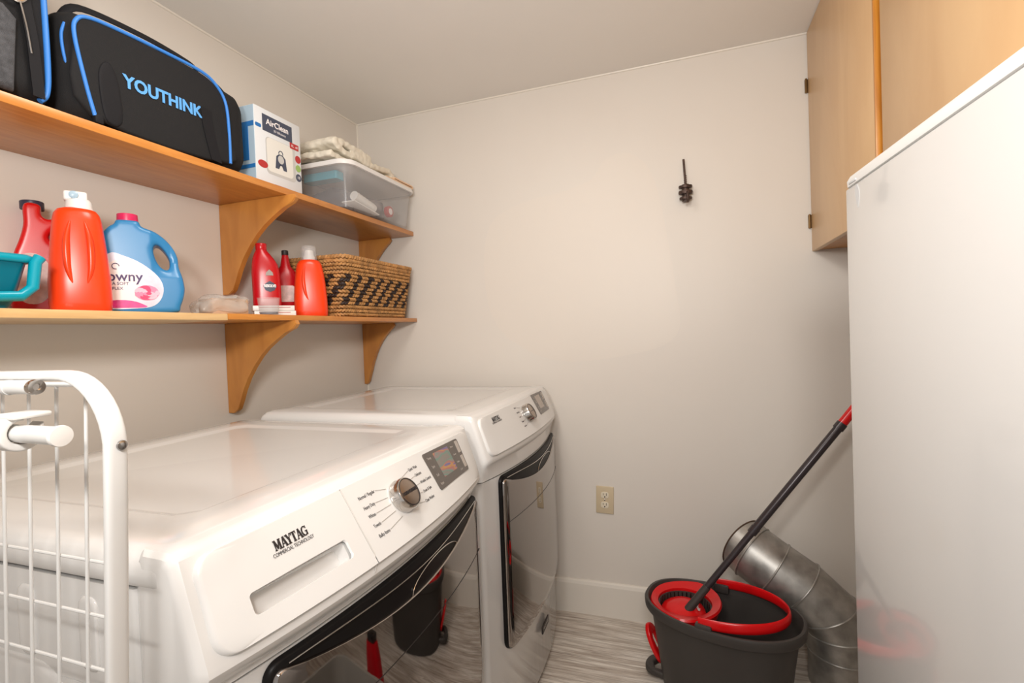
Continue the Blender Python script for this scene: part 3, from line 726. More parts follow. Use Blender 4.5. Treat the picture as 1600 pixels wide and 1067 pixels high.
# red spinner collar around the left part
SC = (-0.118, 0.0)
inn = [(SC[0]+0.088*math.cos(2*PI*i/64), 0.090*math.sin(2*PI*i/64)) for i in range(64)]
def collar_outer(k):
    o = []
    for i in range(64):
        a = 2*PI*i/64; c, s = math.cos(a), math.sin(a)
        x = SC[0]+(0.112*c if c < 0 else 0.118*c); y = 0.137*s
        # keep inside the oval rim
        x = max(x, -L/2*0.94)
        lim = W/2*0.935*(max(0, 1-abs(x/(L/2*0.935))**2.35))**(1/2.35)
        y = max(-lim, min(lim, y)); o.append((x*k+(1-k)*SC[0], y*k))
    return o
oo = collar_outer(1.0)
add('spinner_collar', loft([[(SC[0]+(x-SC[0])*0.86, y*0.86, BZ-0.05) for x, y in oo], [(x, y, BZ-0.006) for x, y in oo], [(x*0.97+0.03*SC[0], y*0.97, BZ+0.001) for x, y in oo], [(x*0.5+a*0.5, y*0.5+b*0.5, BZ-0.003) for (x, y), (a, b) in zip(oo, inn)],
     [(a, b, BZ-0.010) for a, b in inn], [(a, b, BZ-0.022) for a, b in inn]], cap0=False, cap1=False), M['red'], bk, world=False, label='red plate round the wringer')
wb = lathe([(0.060, BZ-0.085), (0.082, BZ-0.080), (0.087, BZ-0.018), (0.083, BZ-0.018), (0.078, BZ-0.075), (0.03, BZ-0.078)], 48)
wr = add('wringer_basket', xform(wb, TR((SC[0], 0, 0))), M['bucket'], bk, world=False)
bm = bmesh.new()
for i in range(36):
    a = 2*PI*i/36; c, s = math.cos(a), math.sin(a)
    cyl((SC[0]+0.079*c, 0.079*s, BZ-0.072), (SC[0]+0.084*c, 0.084*s, BZ-0.020), 0.0028, 6, bm=bm)
add('basket_ribs', bm, M['black_gloss'], wr, world=False)
# carrying handle lowered along the right half of the rim
hp = []
for i in range(41):
    a = math.radians(-100+200*i/40); hp.append((-0.005+0.205*math.cos(a), 0.142*math.sin(a), BZ+0.014+0.012*math.cos(a)))
hs = [(math.cos(q)*1.0, math.sin(q)*0.32) for q in [2*PI*j/14 for j in range(14)]]
add('carry_handle', tube(hp, 0.0165, sec=hs, up=(0, 0, 1)), M['red'], bk, world=False, label='red carrying handle folded down over the rim')
for s in (-1, 1):
    add('handle_socket', box(-0.05, 0.0, s*0.143-0.012, s*0.143+0.012, BZ-0.02, BZ+0.012, 0.005), M['bucket'], bk, world=False)
# foot pedal at the left end: red lever on a charcoal loop
pl = plate([(p.x, p.y) for p in smooth_path([(-0.02, 0, 0), (0.035, -0.012, 0), (0.085, 0.0, 0), (0.105, 0.028, 0), (0.085, 0.055, 0), (0.03, 0.062, 0), (-0.02, 0.05, 0)], 4, True)], [[(0.02, 0.012), (0.06, 0.012), (0.078, 0.028), (0.06, 0.042), (0.02, 0.042)]], 0.016, 0.005)
lev = add('pedal', xform(pl, TR((-0.208, -0.025, 0.070), ry=math.radians(-116))), M['red'], bk, world=False, label='red foot pedal with a round opening')
fl = plate([(p.x, p.y) for p in smooth_path([(-0.03, -0.045, 0), (0.05, -0.05, 0), (0.085, -0.035, 0), (0.095, 0.0, 0), (0.085, 0.035, 0), (0.05, 0.05, 0), (-0.03, 0.045, 0)], 4, True)], [[(0.025, -0.028), (0.055, -0.028), (0.068, 0.0), (0.055, 0.028), (0.025, 0.028)]], 0.022, 0.007)
add('pedal_base', xform(fl, TR((-0.165, 0.0, 0.024), rz=PI)), M['bucket'], bk, world=False)

mp = empty('spin_mop', 'mop with red head and charcoal telescopic pole leaning out of the bucket', 'mop', (-0.035, -0.335, 0.22))
hc = Vector((-0.036, -0.330, 0.245))
nrm_ = Vector((-0.02, -0.10, 1)).normalized(); RM = Matrix.Translation(hc) @ Vector((0, 0, 1)).rotation_difference(nrm_).to_matrix().to_4x4()
add('mop_head', xform(lathe([(0.070, 0.0), (0.073, 0.004), (0.070, 0.010), (0.050, 0.022), (0.026, 0.030), (0.010, 0.032)], 48), RM), M['red'], mp, label='round red mop head')
fb = bmesh.new(); rnd = random.Random(2)
for i in range(90):
    a = rnd.random()*2*PI; r0 = 0.060; z = rnd.uniform(-0.02, 0.002)
    p0 = Vector((r0*math.cos(a), r0*math.sin(a), z)); a2 = a+rnd.uniform(.1, .5); p1 = Vector((0.074*math.cos(a2), 0.074*math.sin(a2), z+rnd.uniform(-.03, .004)))
    cyl(p0, p1, 0.0035, 6, bm=fb)
add('mop_fibres', xform(fb, RM), M['mopfibre'], mp)
A = Vector((-0.018, -0.352, 0.268)); B = Vector((0.477, -0.250, 0.902)); D = (B-A).normalized()
add('swivel_joint', tube([A-D*0.014, A+D*0.02, A+D*0.09, A+D*0.10], lambda q: 0.014 if q < .5 else 0.0125, 20), M['bucket'], mp)
add('yoke', xform(box(-0.022, 0.022, -0.012, 0.012, 0.0, 0.016, 0.004), Matrix.Translation(A-D*0.014-Vector((0, 0, 0.012)))), M['bucket'], mp)
q1 = 0.335; Lp = (B-A).length
add('lower_pole', cyl(A+D*0.05, A+D*(q1+0.02), 0.0110, 24), M['polegrey'], mp)
add('pole_collar', cyl(A+D*q1, A+D*(q1+0.025), 0.0150, 24), M['polegrey'], mp)
add('upper_pole', cyl(A+D*q1, A+D*(Lp-0.03), 0.0135, 24), M['polegrey'], mp)
add('pole_collar', cyl(A+D*(Lp-0.035), A+D*(Lp-0.012), 0.0165, 24), M['polegrey'], mp)
add('grip', tube([A+D*(Lp-0.02), A+D*(Lp+0.16), A+D*(Lp+0.20)], lambda q: 0.0145 if q < .9 else 0.012, 24), M['red'], mp, label='red grip')
me = text_mesh('Vileda', 0.018, 0.0002, off=0.0004); me.transform(RM @ Matrix.Translation((0.046, 0.0, 0.0262)) @ Matrix.Rotation(math.radians(24), 4, 'Y') @ Matrix.Rotation(-1.2, 4, 'Z'))
b = bmesh.new(); b.from_mesh(me); add('head_lettering', b, M['logo'], mp, smooth=False)

# ------------------------------------------------------------ white wire rack at the left edge
rk = empty('drying_rack', 'white metal wire rack with rounded tube frame at the left edge', 'rack', (-0.75, -1.80, 0))
fx = -0.508; ft = 1.204
path = [(fx, 0.02)]
path += [(fx, 1.08)]
for i in range(1, 12):
    a = math.radians(i/11*90); path.append((fx-0.075+0.075*math.cos(a), ft-0.075+0.075*math.sin(a)))
path += [(-0.98, ft)]
for i in range(1, 12):
    a = math.radians(90+i/11*90); path.append((-0.98-0.075*0+0.075*math.cos(a), ft-0.075+0.075*math.sin(a)))
path += [(-1.055, 0.02)]
sec = [(0.0050*math.copysign(abs(math.cos(q))**.6, math.cos(q)), 0.0098*math.copysign(abs(math.sin(q))**.6, math.sin(q))) for q in [2*PI*j/24 for j in range(24)]]
fs = tube([(x, -1.80, z) for x, z in path], 1.0, sec=sec, up=(1, 0, 0))
fo = add('frame', fs, M['rackwhite'], rk)
add('screw', xform(lathe([(0.0048, 0), (0.0045, 0.0018), (0.0025, 0.003), (0.0008, 0.0032)], 20), TR((fx+0.0050, -1.798, 1.137), ry=PI/2)), M['brassfloor'], rk, label='steel screw head')
yw = -1.765
for i in range(11):
    x = -0.561-0.049*i
    add('vertical_wire', cyl((x, yw, 0.2), (x, yw, 1.190 if i else 1.12), 0.0019, 10), M['rackwhite'], rk)
for k in range(14):
    z = 0.997-0.060*k
    add('horizontal_wire', cyl((-1.06, yw+0.005, z), (-0.5545, yw+0.003, z), 0.0018, 8), M['rackwhite'], rk)
add('top_wire', cyl((-1.06, yw, 1.191), (-0.60, yw, 1.191), 0.0029, 8), M['rackwhite'], rk)
# rails
rl = add('upper_rail', cyl((-0.95, -1.815, 1.192), (-0.602, -1.815, 1.194), 0.0070, 20), M['rackwhite'], rk)
add('rail_end_cap', xform(lathe([(0.0072, 0), (0.0078, 0.004), (0.0072, 0.0065), (0.0035, 0.0070), (0.0033, 0.005)], 28), TR((-0.602, -1.815, 1.194), ry=PI/2)), M['chrome'], rl, label='chrome end cap')
add('rail_band', cyl((-0.642, -1.815, 1.1935), (-0.637, -1.815, 1.1935), 0.0076, 20), M['rackwhite'], rl)
arm = add('hanging_arm', cyl((-0.64, -1.83, 1.152), (-0.515, -1.84, 1.154), 0.0082, 24), M['rackwhite'], rk)
add('arm_end_cap', xform(lathe([(0.0092, 0), (0.0095, 0.003), (0.0090, 0.0045), (0.004, 0.005)], 28), TR((-0.518, -1.84, 1.154), ry=PI/2)), M['whiteplastic'], arm)
cs = plate([(0.018*math.cos(math.radians(a)), 0.018*math.sin(math.radians(a))) for a in range(60, 421-60, 15)]+[(0.011*math.cos(math.radians(a)), 0.011*math.sin(math.radians(a))) for a in range(355-10, 59, -15)], [], 0.02, 0.002)
add('clip', xform(cs, TR((-0.592, -1.833, 1.154), rx=PI/2, rz=PI/2) @ Matrix.Rotation(0.4, 4, 'Z')), M['whiteplastic'], arm)
add('clip_tab', box(-0.605, -0.572, -1.845, -1.815, 1.167, 1.172, 0.002), M['whiteplastic'], arm)

# the rack leans a little on its feet
for o in list(rk.children)+[c for p in rk.children for c in p.children]:
    o.data.transform(Matrix(((1, 0, 0.07, -0.07*1.2), (0, 1, 0, 0), (0, 0, 1, 0), (0, 0, 0, 1))))

# ------------------------------------------------------------ upper shelf: two bags
SZ = 1.7262
def bagbody(y0, y1, z0, z1, x0=-1.50, x1=-1.222, lean=0.0):
    rings = []
    for s, k in ((0, .80), (0.02, .90), (0.06, .97), (0.15, 1.0), (0.5, 1.012), (0.85, 1.0), (0.94, .97), (0.98, .90), (1, .80)):
        y = y0+(y1-y0)*s
        w, h = (x1-x0)*k, (z1-z0)*(k if k < 1 else 1)
        rings.append([(x+(x0+x1)/2, y, z) for x, z in [(a, z0+(z1-z0)/2*(1 if k >= 1 else 1)+b-(z1-z0)*(1-k)*0.12) for a, b in rrect(w, h, 0.045, 7)]])
    bm = loft(rings)
    lowest = min(v.co.z for v in bm.verts)
    for v in bm.verts:
        v.co.z += (z0-lowest)
        nn = noise.noise(v.co*7)*0.006; v.co.x += nn*0.6 if v.co.z > z0+0.01 else 0; v.co.z += nn if v.co.z > z0+0.02 else 0
    return bm
ly = empty('equipment_bag', 'black fabric bag with blue piping and large blue lettering on upper shelf', 'bag', (-1.36, -1.19, SZ))
bb = bagbody(-1.412, -0.945, SZ+0.001, 1.972)
add('bag_body', bb, M['fabric'], ly)
def piping(pts, x=-1.219, r=0.0042): return tube(smooth_path([(x, y, z) for y, z in pts], 6), r, 10)
fp = add('front_pocket', pad([(p[0], p[1]) for p in smooth_path([(-1.372, 1.742, 0), (-1.398, 1.90, 0), (-1.392, 1.938, 0), (-1.36, 1.957, 0), (-1.25, 1.962, 0), (-1.12, 1.964, 0), (-1.06, 1.952, 0), (-1.026, 1.915, 0), (-1.018, 1.83, 0), (-1.018, 1.742, 0)], 4, True)],
    lambda a, b, h: (-1.224+h, a, b), 0.007, 0.01, rings=6), M['fabric'], ly)
add('piping', piping([(-1.366, 1.742), (-1.380, 1.80), (-1.398, 1.90), (-1.392, 1.938), (-1.365, 1.955), (-1.30, 1.962), (-1.20, 1.966), (-1.10, 1.966), (-1.055, 1.950), (-1.026, 1.912), (-1.018, 1.84), (-1.018, 1.742)], -1.2165), M['bagblue'], ly, label='bright blue piping round the front')
add('piping', piping([(-1.385, 1.80), (-1.404, 1.85), (-1.409, 1.90), (-1.402, 1.93)], -1.240, 0.0032), M['bagblue'], ly, label='short blue piping on the left end')
add('front_lettering', map_mesh(text_mesh('YOUTHINK', 0.041, 0.0004, 1.02, off=0.0014, space=1.0), lambda x, v, h: (-1.2150+h, -1.203+x*0.92, 1.849+v+0.02*x)), M['bagtext'], fp, smooth=False)
st = [(-1.105, 1.87), (-1.10, 1.82), (-1.088, 1.77), (-1.078, 1.735)]
add('strap', loft([[(-1.214, y-0.002, z), (-1.214, y+0.030, z-0.003), (-1.2165, y+0.030, z-0.003), (-1.2165, y-0.002, z)] for y, z in st]), M['webbing'], ly)
add('side_pocket', pad([(p[0], p[1]) for p in smooth_path([(-1.345, 1.745, 0), (-1.355, 1.84, 0), (-1.335, 1.875, 0), (-1.315, 1.84, 0), (-1.31, 1.745, 0)], 5, True)], lambda a, b, h: (-1.218+h, a, b), 0.004, 0.006, rings=4), M['webbing'], ly)
add('carry_handle', tube(smooth_path([(-1.29, -1.38, 1.968), (-1.275, -1.35, 2.000), (-1.27, -1.22, 2.010), (-1.27, -1.11, 2.006), (-1.275, -1.065, 1.998), (-1.29, -1.05, 1.968)], 6), 1.0, sec=[(0.010*math.cos(q), 0.004*math.sin(q)) for q in [2*PI*j/12 for j in range(12)]]), M['webbing'], ly)
add('zip', tube(smooth_path([(-1.262, -1.03, 1.985), (-1.248, -0.995, 1.950), (-1.238, -0.978, 1.88), (-1.240, -0.972, 1.76)], 6), 0.003, 8), M['webbing'], ly)
add('corner_foot', box(-1.225, -1.212, -1.368, -1.350, SZ+0.001, SZ+0.020, 0.003), M['webbing'], ly)

l2 = empty('equipment_bag', 'taller black bag with grey mesh pocket cut off by the left edge', 'bag', (-1.36, -1.62, SZ))
add('bag_body', bagbody(-1.82, -1.425, SZ+0.001, 2.06, x1=-1.228), M['fabric'], l2)
add('piping', piping([(-1.458, 1.738), (-1.445, 1.76), (-1.441, 1.83), (-1.443, 2.02)], -1.232, 0.0055), M['bagblue'], l2, label='vertical blue piping')
add('mesh_pocket', pad([(-1.62, 1.735), (-1.505, 1.735), (-1.495, 1.88), (-1.515, 1.90), (-1.62, 1.90)], lambda a, b, h: (-1.226+h, a, b), 0.012, 0.015, rings=5), M['mesh'], l2)
add('strap', loft([[(-1.222+dx, y, z) for dx, y in ((0, -1.475+sh), (0, -1.455+sh), (0.003, -1.455+sh), (0.003, -1.475+sh))] for z, sh in ((1.74, 0.0), (1.85, -0.006), (1.96, -0.02), (2.03, -0.03))]), M['webbing'], l2)
cl_ = add('strap_clip', tube(smooth_path([(-1.216, -1.500, 1.955), (-1.210, -1.485, 1.95), (-1.210, -1.482, 1.93), (-1.214, -1.492, 1.915), (-1.216, -1.507, 1.92), (-1.216, -1.510, 1.942)], 5, True), 0.0035, 8, True), M['chrome'], l2, label='chrome strap clip')
add('pull_cord', tube(smooth_path([(-1.212, -1.492, 1.915), (-1.21, -1.485, 1.87), (-1.212, -1.478, 1.82)], 5), 0.0015, 6), M['chrome'], cl_)

# ------------------------------------------------------------ vacuum bag carton
bx = empty('carton', 'white and pale blue carton standing between black bag and clear bin', 'box', (-1.33, -0.80, SZ))
add('carton_body', box(-1.38, -1.250, -0.893, -0.697, SZ+0.001, 1.972, 0.0015), M['boxwhite'], bx)
e = add('end_panel', box(-1.378, -1.252, -0.8945, -0.8925, SZ+0.003, 1.970), M['boxblue'], bx, smooth=False, label='pale blue end of the carton')
for z0, z1 in ((1.905, 1.920), (1.775, 1.787)):
    add('end_band', box(-1.378, -1.252, -0.8955, -0.8944, z0, z1), M['boxband'], e, smooth=False)
add('end_band', box(-1.300, -1.275, -0.8955, -0.8944, 1.80, 1.905), M['boxband'], e, smooth=False)
FX = lambda h=0: -1.2498+h
P = lambda outline, h, m, nm, par=bx, r=2: add(nm, pad(outline, lambda a, b, hh: (FX(hh), a, b), h, rings=r, base=0.0), m, par, smooth=False)
P(rrect(0.024, 0.012, 0.005, 4, -0.879, 1.912), 0.0003, M['boxband'], 'front_band')
tb = P([(-0.862, 1.902), (-0.735, 1.902), (-0.735, 1.955), (-0.862, 1.955)], 0.0003, M['boxnavy'], 'title_block')
add('title_lettering', map_mesh(text_mesh('AirClean', 0.0265, 0.0001, 1.0, off=0.0005), lambda x, v, h: (FX(0.0005+h), -0.799+x, 1.934+v)), M['logo'], tb, smooth=False)
add('title_lettering', map_mesh(text_mesh('3D Efficiency', 0.010, 0.0001), lambda x, v, h: (FX(0.0005+h), -0.790+x, 1.914+v)), M['logo'], tb, smooth=False)
sh_ = P(rrect(0.128, 0.118, 0.014, 5, -0.788, 1.828), 0.0002, M['dustbag2'], 'bag_picture')
P(rrect(0.112, 0.108, 0.014, 5, -0.792, 1.832), 0.0003, M['dustbag'], 'bag_picture', sh_)
bm = pad([(-0.815, 1.795), (-0.800, 1.795), (-0.797, 1.808), (-0.783, 1.808), (-0.780, 1.795), (-0.765, 1.795), (-0.770, 1.835), (-0.782, 1.845), (-0.798, 1.845), (-0.810, 1.835)], lambda a, b, hh: (FX(hh), a, b), 0.0005, rings=2, base=0.0)
add('collar_picture', bm, M['boxnavy'], sh_, smooth=False)
add('collar_picture', pad(sellipse(0.026, 0.028, 2, 20, -0.790, 1.828), lambda a, b, hh: (FX(hh), a, b), 0.0007, rings=2, base=0.0), M['dustbag2'], sh_, smooth=False)
add('collar_picture', tube([(FX(0.0006), -0.790+0.009*math.cos(PI*i/10), 1.846+0.011*math.sin(PI*i/10)) for i in range(11)], 0.0014, 5), M['boxnavy'], sh_, smooth=False)
P(rrect(0.040, 0.020, 0.001, 2, -0.727, 1.892), 0.0004, M['badgered'], 'red_badge')
b1 = P(sellipse(0.040, 0.024, 2, 24, -0.866, 1.793), 0.0004, M['badgered'], 'red_badge')
P(sellipse(0.026, 0.026, 2, 24, -0.712, 1.853), 0.0004, M['badgered'], 'red_badge')
P(sellipse(0.024, 0.024, 2, 24, -0.712, 1.822), 0.0004, M['badgegreen'], 'green_badge')
P(sellipse(0.026, 0.026, 2, 24, -0.712, 1.790), 0.0004, M['boxnavy'], 'dark_badge')
P(rrect(0.060, 0.010, 0.001, 2, -0.79, 1.735), 0.0004, M['badgered'], 'red_badge')
for yy, zz, s, sz in ((-0.727, 1.892, 'XL  x8', 0.011), (-0.712, 1.790, '10', 0.013)):
    add('badge_lettering', map_mesh(text_mesh(s, sz, 0.0001), lambda x, v, h: (FX(0.0008+h), yy+x, zz+v)), M['logo'], bx, smooth=False)

# ------------------------------------------------------------ clear storage bin with things in it, cloths on the lid
sb = empty('storage_bin', 'cloudy clear plastic storage bin with white lid at upper shelf end', 'storage bin', (-1.32, -0.30, SZ))
def brg(w, d, z, r): return [(x, y, z) for x, y in rrect(w, d, r, 8, -1.325, -0.292)]
bn = loft([brg(0.24, 0.43, SZ+0.001, 0.03), brg(0.256, 0.446, SZ+0.006, 0.035), brg(0.290, 0.485, 1.888, 0.045), brg(0.300, 0.498, 1.890, 0.05), brg(0.300, 0.498, 1.884, 0.05), brg(0.296, 0.494, 1.884, 0.05), brg(0.296, 0.494, 1.887, 0.05), brg(0.286, 0.481, 1.886, 0.043), brg(0.252, 0.442, SZ+0.009, 0.033), brg(0.236, 0.426, SZ+0.004, 0.028)], cap0=True, cap1=True)
add('bin_body', bn, M['frost'], sb)
ld = loft([brg(0.304, 0.504, 1.8865, 0.052), brg(0.312, 0.512, 1.887, 0.055), brg(0.314, 0.514, 1.897, 0.056), brg(0.306, 0.508, 1.905, 0.053), brg(0.280, 0.480, 1.907, 0.05), brg(0.274, 0.474, 1.899, 0.048), brg(0.20, 0.40, 1.899, 0.04)])
add('lid', ld, M['frostlid'], sb)
def lump(cx, cy, cz, sx, sy, sz, seed=0, amp=0.25, n=3):
    b = bmesh.new(); bmesh.ops.create_icosphere(b, subdivisions=n, radius=1)
    for v in b.verts:
        k = 1+amp*noise.noise(v.co*1.7+Vector((seed, seed*2, 0))); v.co = Vector((cx+v.co.x*sx*k, cy+v.co.y*sy*k, cz+max(v.co.z, -0.85)*sz*k))
    return b
tag(add('folded_cloth', lump(-1.33, -0.42, 1.785, 0.09, 0.075, 0.052, 1), M['dkcloth']), 'dark crumpled cloth inside the left end of the clear bin', 'cloth')
tag(add('folded_cloth', lump(-1.34, -0.215, 1.795, 0.085, 0.11, 0.055, 5), M['greycloth']), 'grey crumpled cloth filling the right half of clear bin', 'cloth')
tr_ = empty('paper_tray', 'white flat tray leaning low inside the clear bin', 'tray', (-1.24, -0.36, SZ+0.01))
add('tray_sheet', xform(box(-0.03, 0.03, -0.085, 0.085, 0, 0.004, 0.001), TR((-1.236, -0.38, SZ+0.028), rx=-0.13)), M['whiteplastic'], tr_)
rl_ = empty('white_roll', 'white ribbed roll lying inside the clear bin', 'roll', (-1.235, -0.36, 1.775))
add('roll_body', tube([(-1.232, -0.43+0.008*i, 1.797-0.0016*i) for i in range(17)], lambda q: 0.019+0.0015*math.sin(q*60), 20), M['whiteplastic'], rl_)
lb = empty('round_tin', 'small red tin with a round white label inside clear bin', 'tin', (-1.215, -0.195, 1.76))
add('tin_body', xform(lathe([(0.022, 0), (0.024, 0.002), (0.024, 0.018), (0.022, 0.020)], 28), TR((-1.232, -0.20, 1.78), ry=PI/2)), M['badgered'], lb)
add('tin_label', xform(lathe([(0.014, 0), (0.014, 0.001)], 24), TR((-1.212, -0.20, 1.78), ry=PI/2)), M['logo'], lb)
tag(add('teal_lid', loft([[(x, y, z) for x, y in rrect(0.16, 0.05, 0.01, 5, -1.33, -0.485)] for z in (1.848, 1.878)]), M['teal']), 'teal plastic lid at the left end inside the clear bin', 'lid')

def ribbon(path, x0, x1, th, seed=0, n=14, amp=0.004):
    P = smooth_path([(0, a, b) for a, b in path], 6); k = len(P); up_, dn = [], []
    for i, p in enumerate(P):
        t_ = (P[min(i+1, k-1)]-P[max(i-1, 0)]).normalized(); nn = Vector((0, -t_.z, t_.y))*th/2; up_.append(p+nn); dn.append(p-nn)
    loop = up_+dn[::-1]; rings = []
    for j in range(n+1):
        x = x0+(x1-x0)*j/n; e_ = 0.93 if j in (0, n) else 1
        rings.append([Vector((x, q.y, q.z))+Vector((0, noise.noise(Vector((x*14, q.y*10, q.z*10+seed)))*amp, noise.noise(Vector((x*12+5, q.y*12, seed)))*amp)) for q in loop])
    return loft(rings)
tw = ribbon([(-0.56, 1.928), (-0.45, 1.923), (-0.30, 1.922), (-0.19, 1.926), (-0.145, 1.936), (-0.128, 1.955), (-0.145, 1.972), (-0.19, 1.968), (-0.28, 1.958), (-0.38, 1.955), (-0.46, 1.958),
             (-0.51, 1.968), (-0.525, 1.982), (-0.50, 1.994), (-0.44, 1.992), (-0.36, 1.984), (-0.29, 1.982)], -1.46, -1.235, 0.023, 3, amp=0.010)
tw = soften(tw, 0.0045, 5)
for v in tw.verts:
    v.co += Vector((noise.noise(v.co*55), noise.noise(v.co*55+Vector((9, 0, 0))), noise.noise(v.co*55+Vector((0, 9, 0)))))*0.0035+Vector((0, noise.noise(v.co*14)*0.006, max(0, noise.noise(v.co*14+Vector((3, 3, 3))))*0.007))
tag(add('towel', tw, M['towel']), 'folded cream terry towel lying on lid of clear bin', 'towel')
pf = ribbon([(-0.27, 1.912), (-0.22, 1.913), (-0.12, 1.912), (-0.065, 1.913), (-0.05, 1.918), (-0.06, 1.924), (-0.12, 1.922), (-0.20, 1.923)], -1.24, -1.182, 0.006, 8, amp=0.003)
tag(add('paper_sleeve', pf, M['peach']), 'folded peach paper on the bin lid in front of towel', 'paper')

# ------------------------------------------------------------ lower shelf goods
LZ = 1.3120
LR = 1.3128
def bottle_loft(rings, n=44):
    return loft([[(x, y, z) for x, y in sellipse(w, d, p, n, cx, cy)] for z, w, d, p, cx, cy in rings])
# local frame of a bottle: +x towards the viewer after rotation
def vrot(az): return math.radians(az-180)
# teal tub
tb_ = empty('plastic_tub', 'teal plastic tub on the lower shelf, cut by left edge', 'tub', (-1.33, -1.545, LZ-0.0004))
def trg(w, d, z, r=0.02): return [(x, y, z) for x, y in rrect(w, d, r, 6, -1.325, -1.565)]
add('tub_body', loft([trg(0.11, 0.12, LZ), trg(0.125, 0.14, LZ+0.02), trg(0.150, 0.170, LZ+0.092), trg(0.150, 0.17, LZ+0.098), trg(0.144, 0.164, LZ+0.098), trg(0.12, 0.135, LZ+0.02)]), M['tealdark'], tb_)
add('tub_rim', tube([(-1.250, -1.66, LZ+0.022), (-1.248, -1.56, LZ+0.022), (-1.247, -1.50, LZ+0.026), (-1.246, -1.480, LZ+0.045), (-1.245, -1.474, LZ+0.095), (-1.245, -1.466, LZ+0.107)], 0.0105, 12), M['teal'], tb_)
add('tub_rim', tube([(p[0], p[1], LZ+0.102) for p in smooth_path([(x, y, 0) for x, y, _ in trg(0.156, 0.178, 0, 0.02)], 1, True)], 0.0085, 10, True), M['teal'], tb_)

# big orange-red bottle
g = empty('detergent_bottle', 'large orange-red detergent bottle with white spout cap, beside the teal tub', 'bottle', (-1.312, -1.356, LZ), vrot(149))
w0 = 0.113
def S_(z, w, d, p=3.2, cx=0, cy=0): return (z, d, w, p, cx, cy)
add('bottle_body', bottle_loft([S_(0.0, w0*.90, .080), S_(0.004, w0*.96, .086), S_(0.02, w0, .09), S_(0.07, w0*.99, .09), S_(0.12, w0*.93, .086, 3), S_(0.175, w0*.84, .080, 2.8), S_(0.208, w0*.78, .074, 2.6), S_(0.224, w0*.72, .070, 2.5), S_(0.233, w0*.62, .060, 2.3), S_(0.237, w0*.45, .048, 2)]), M['orange'], g, world=False)
for s in (-1, 1):
    add('bottle_flute', tube(smooth_path([(0.036, s*0.012, 0.205), (0.042, s*0.020, 0.16), (0.0435, s*0.020, 0.10), (0.043, s*0.012, 0.06)], 5), lambda q: 0.001+0.006*math.sin(PI*q), 10), M['orange'], g, world=False)
cp = add('cap', xform(lathe([(0.024, 0), (0.0245, 0.004), (0.0235, 0.018), (0.020, 0.024), (0.016, 0.026)], 36), TR((0, 0.004, 0.235))), M['whiteplastic'], g, world=False, label='white spout cap')
add('cap_ring', xform(lathe([(0.0262, 0), (0.0262, 0.006), (0.024, 0.008)], 36), TR((0, 0.004, 0.232))), M['whiteplastic'], cp, world=False)
add('spout', box(-0.012, 0.016, -0.022, 0.020, 0.253, 0.276, 0.005, 3), M['whiteplastic'], cp, world=False)
add('spigot_button', xform(lathe([(0.0085, 0), (0.0085, 0.006), (0.004, 0.008)], 24), TR((0.014, -0.004, 0.266), ry=PI/2)), M['spigot'], cp, world=False, label='pale blue tap button')

# red jug behind it
g = empty('detergent_bottle', 'red detergent jug with dark navy cap, behind the orange-red bottle', 'bottle', (-1.456, -1.338, LZ), vrot(152))
jo = [(p[0], p[1]) for p in smooth_path([(0.075, 0.0, 0), (0.082, 0.03, 0), (0.078, 0.10, 0), (0.070, 0.16, 0), (0.060, 0.205, 0), (0.030, 0.222, 0), (-0.002, 0.214, 0), (-0.018, 0.222, 0), (-0.020, 0.245, 0), (-0.055, 0.245, 0), (-0.058, 0.20, 0), (-0.068, 0.165, 0), (-0.085, 0.12, 0), (-0.088, 0.06, 0), (-0.08, 0.0, 0)], 4, True)]
jh = [(p[0], p[1]) for p in smooth_path([(0.055, 0.12, 0), (0.050, 0.165, 0), (0.035, 0.195, 0), (0.010, 0.19, 0), (-0.005, 0.17, 0), (0.018, 0.15, 0), (0.030, 0.115, 0)], 4, True)]
jb = xform(soften(plate(jo, [jh], 0.075, 0.009, 3), 0.003, 6), Matrix(((0, 0, 1, 0), (1, 0, 0, 0), (0, 1, 0, 0), (0, 0, 0, 1))))
lowz = min(v.co.z for v in jb.verts)
for v in jb.verts: v.co.z = (v.co.z-lowz)*1.04; v.co.y = v.co.y*0.80+0.006
# turned so that the neck is at the left as seen
add('bottle_body', jb, M['redbottle'], g, world=False)
add('cap', xform(lathe([(0.0215, 0), (0.022, 0.002), (0.022, 0.018), (0.020, 0.020), (0.017, 0.019)], 32), TR((0, -0.024, 0.253))), M['navycap'], g, world=False, label='dark navy cap')
add('label', pad(sellipse(0.070, 0.12, 2.2, 32, -0.030, 0.085), lambda a, b, h: (0.0375+h, a, b), 0.0006, rings=3), M['labelpale'], g, world=False, label='faded pale label')

# blue softener bottle
g = empty('softener_bottle', 'blue fabric softener bottle with pink cap and rose label', 'bottle', (-1.325, -1.212, LZ), vrot(145))
bo = [(p[0], p[1]) for p in smooth_path([(0.066, 0.0, 0), (0.082, 0.016, 0), (0.093, 0.055, 0), (0.090, 0.09, 0), (0.083, 0.118, 0), (0.080, 0.15, 0), (0.064, 0.182, 0), (0.038, 0.206, 0), (0.012, 0.216, 0), (0.004, 0.222, 0), (0.0, 0.232, 0), (-0.042, 0.232, 0), (-0.046, 0.222, 0), (-0.060, 0.212, 0), (-0.080, 0.18, 0), (-0.090, 0.13, 0), (-0.092, 0.06, 0), (-0.088, 0.015, 0), (-0.075, 0.0, 0)], 4, True)]
bh = [(p[0], p[1]) for p in smooth_path([(0.060, 0.112, 0), (0.063, 0.138, 0), (0.050, 0.164, 0), (0.036, 0.176, 0), (0.029, 0.162, 0), (0.034, 0.135, 0), (0.046, 0.115, 0)], 4, True)]
ab = soften(plate(bo, [bh], 0.078, 0.0085, 3), 0.003, 12)
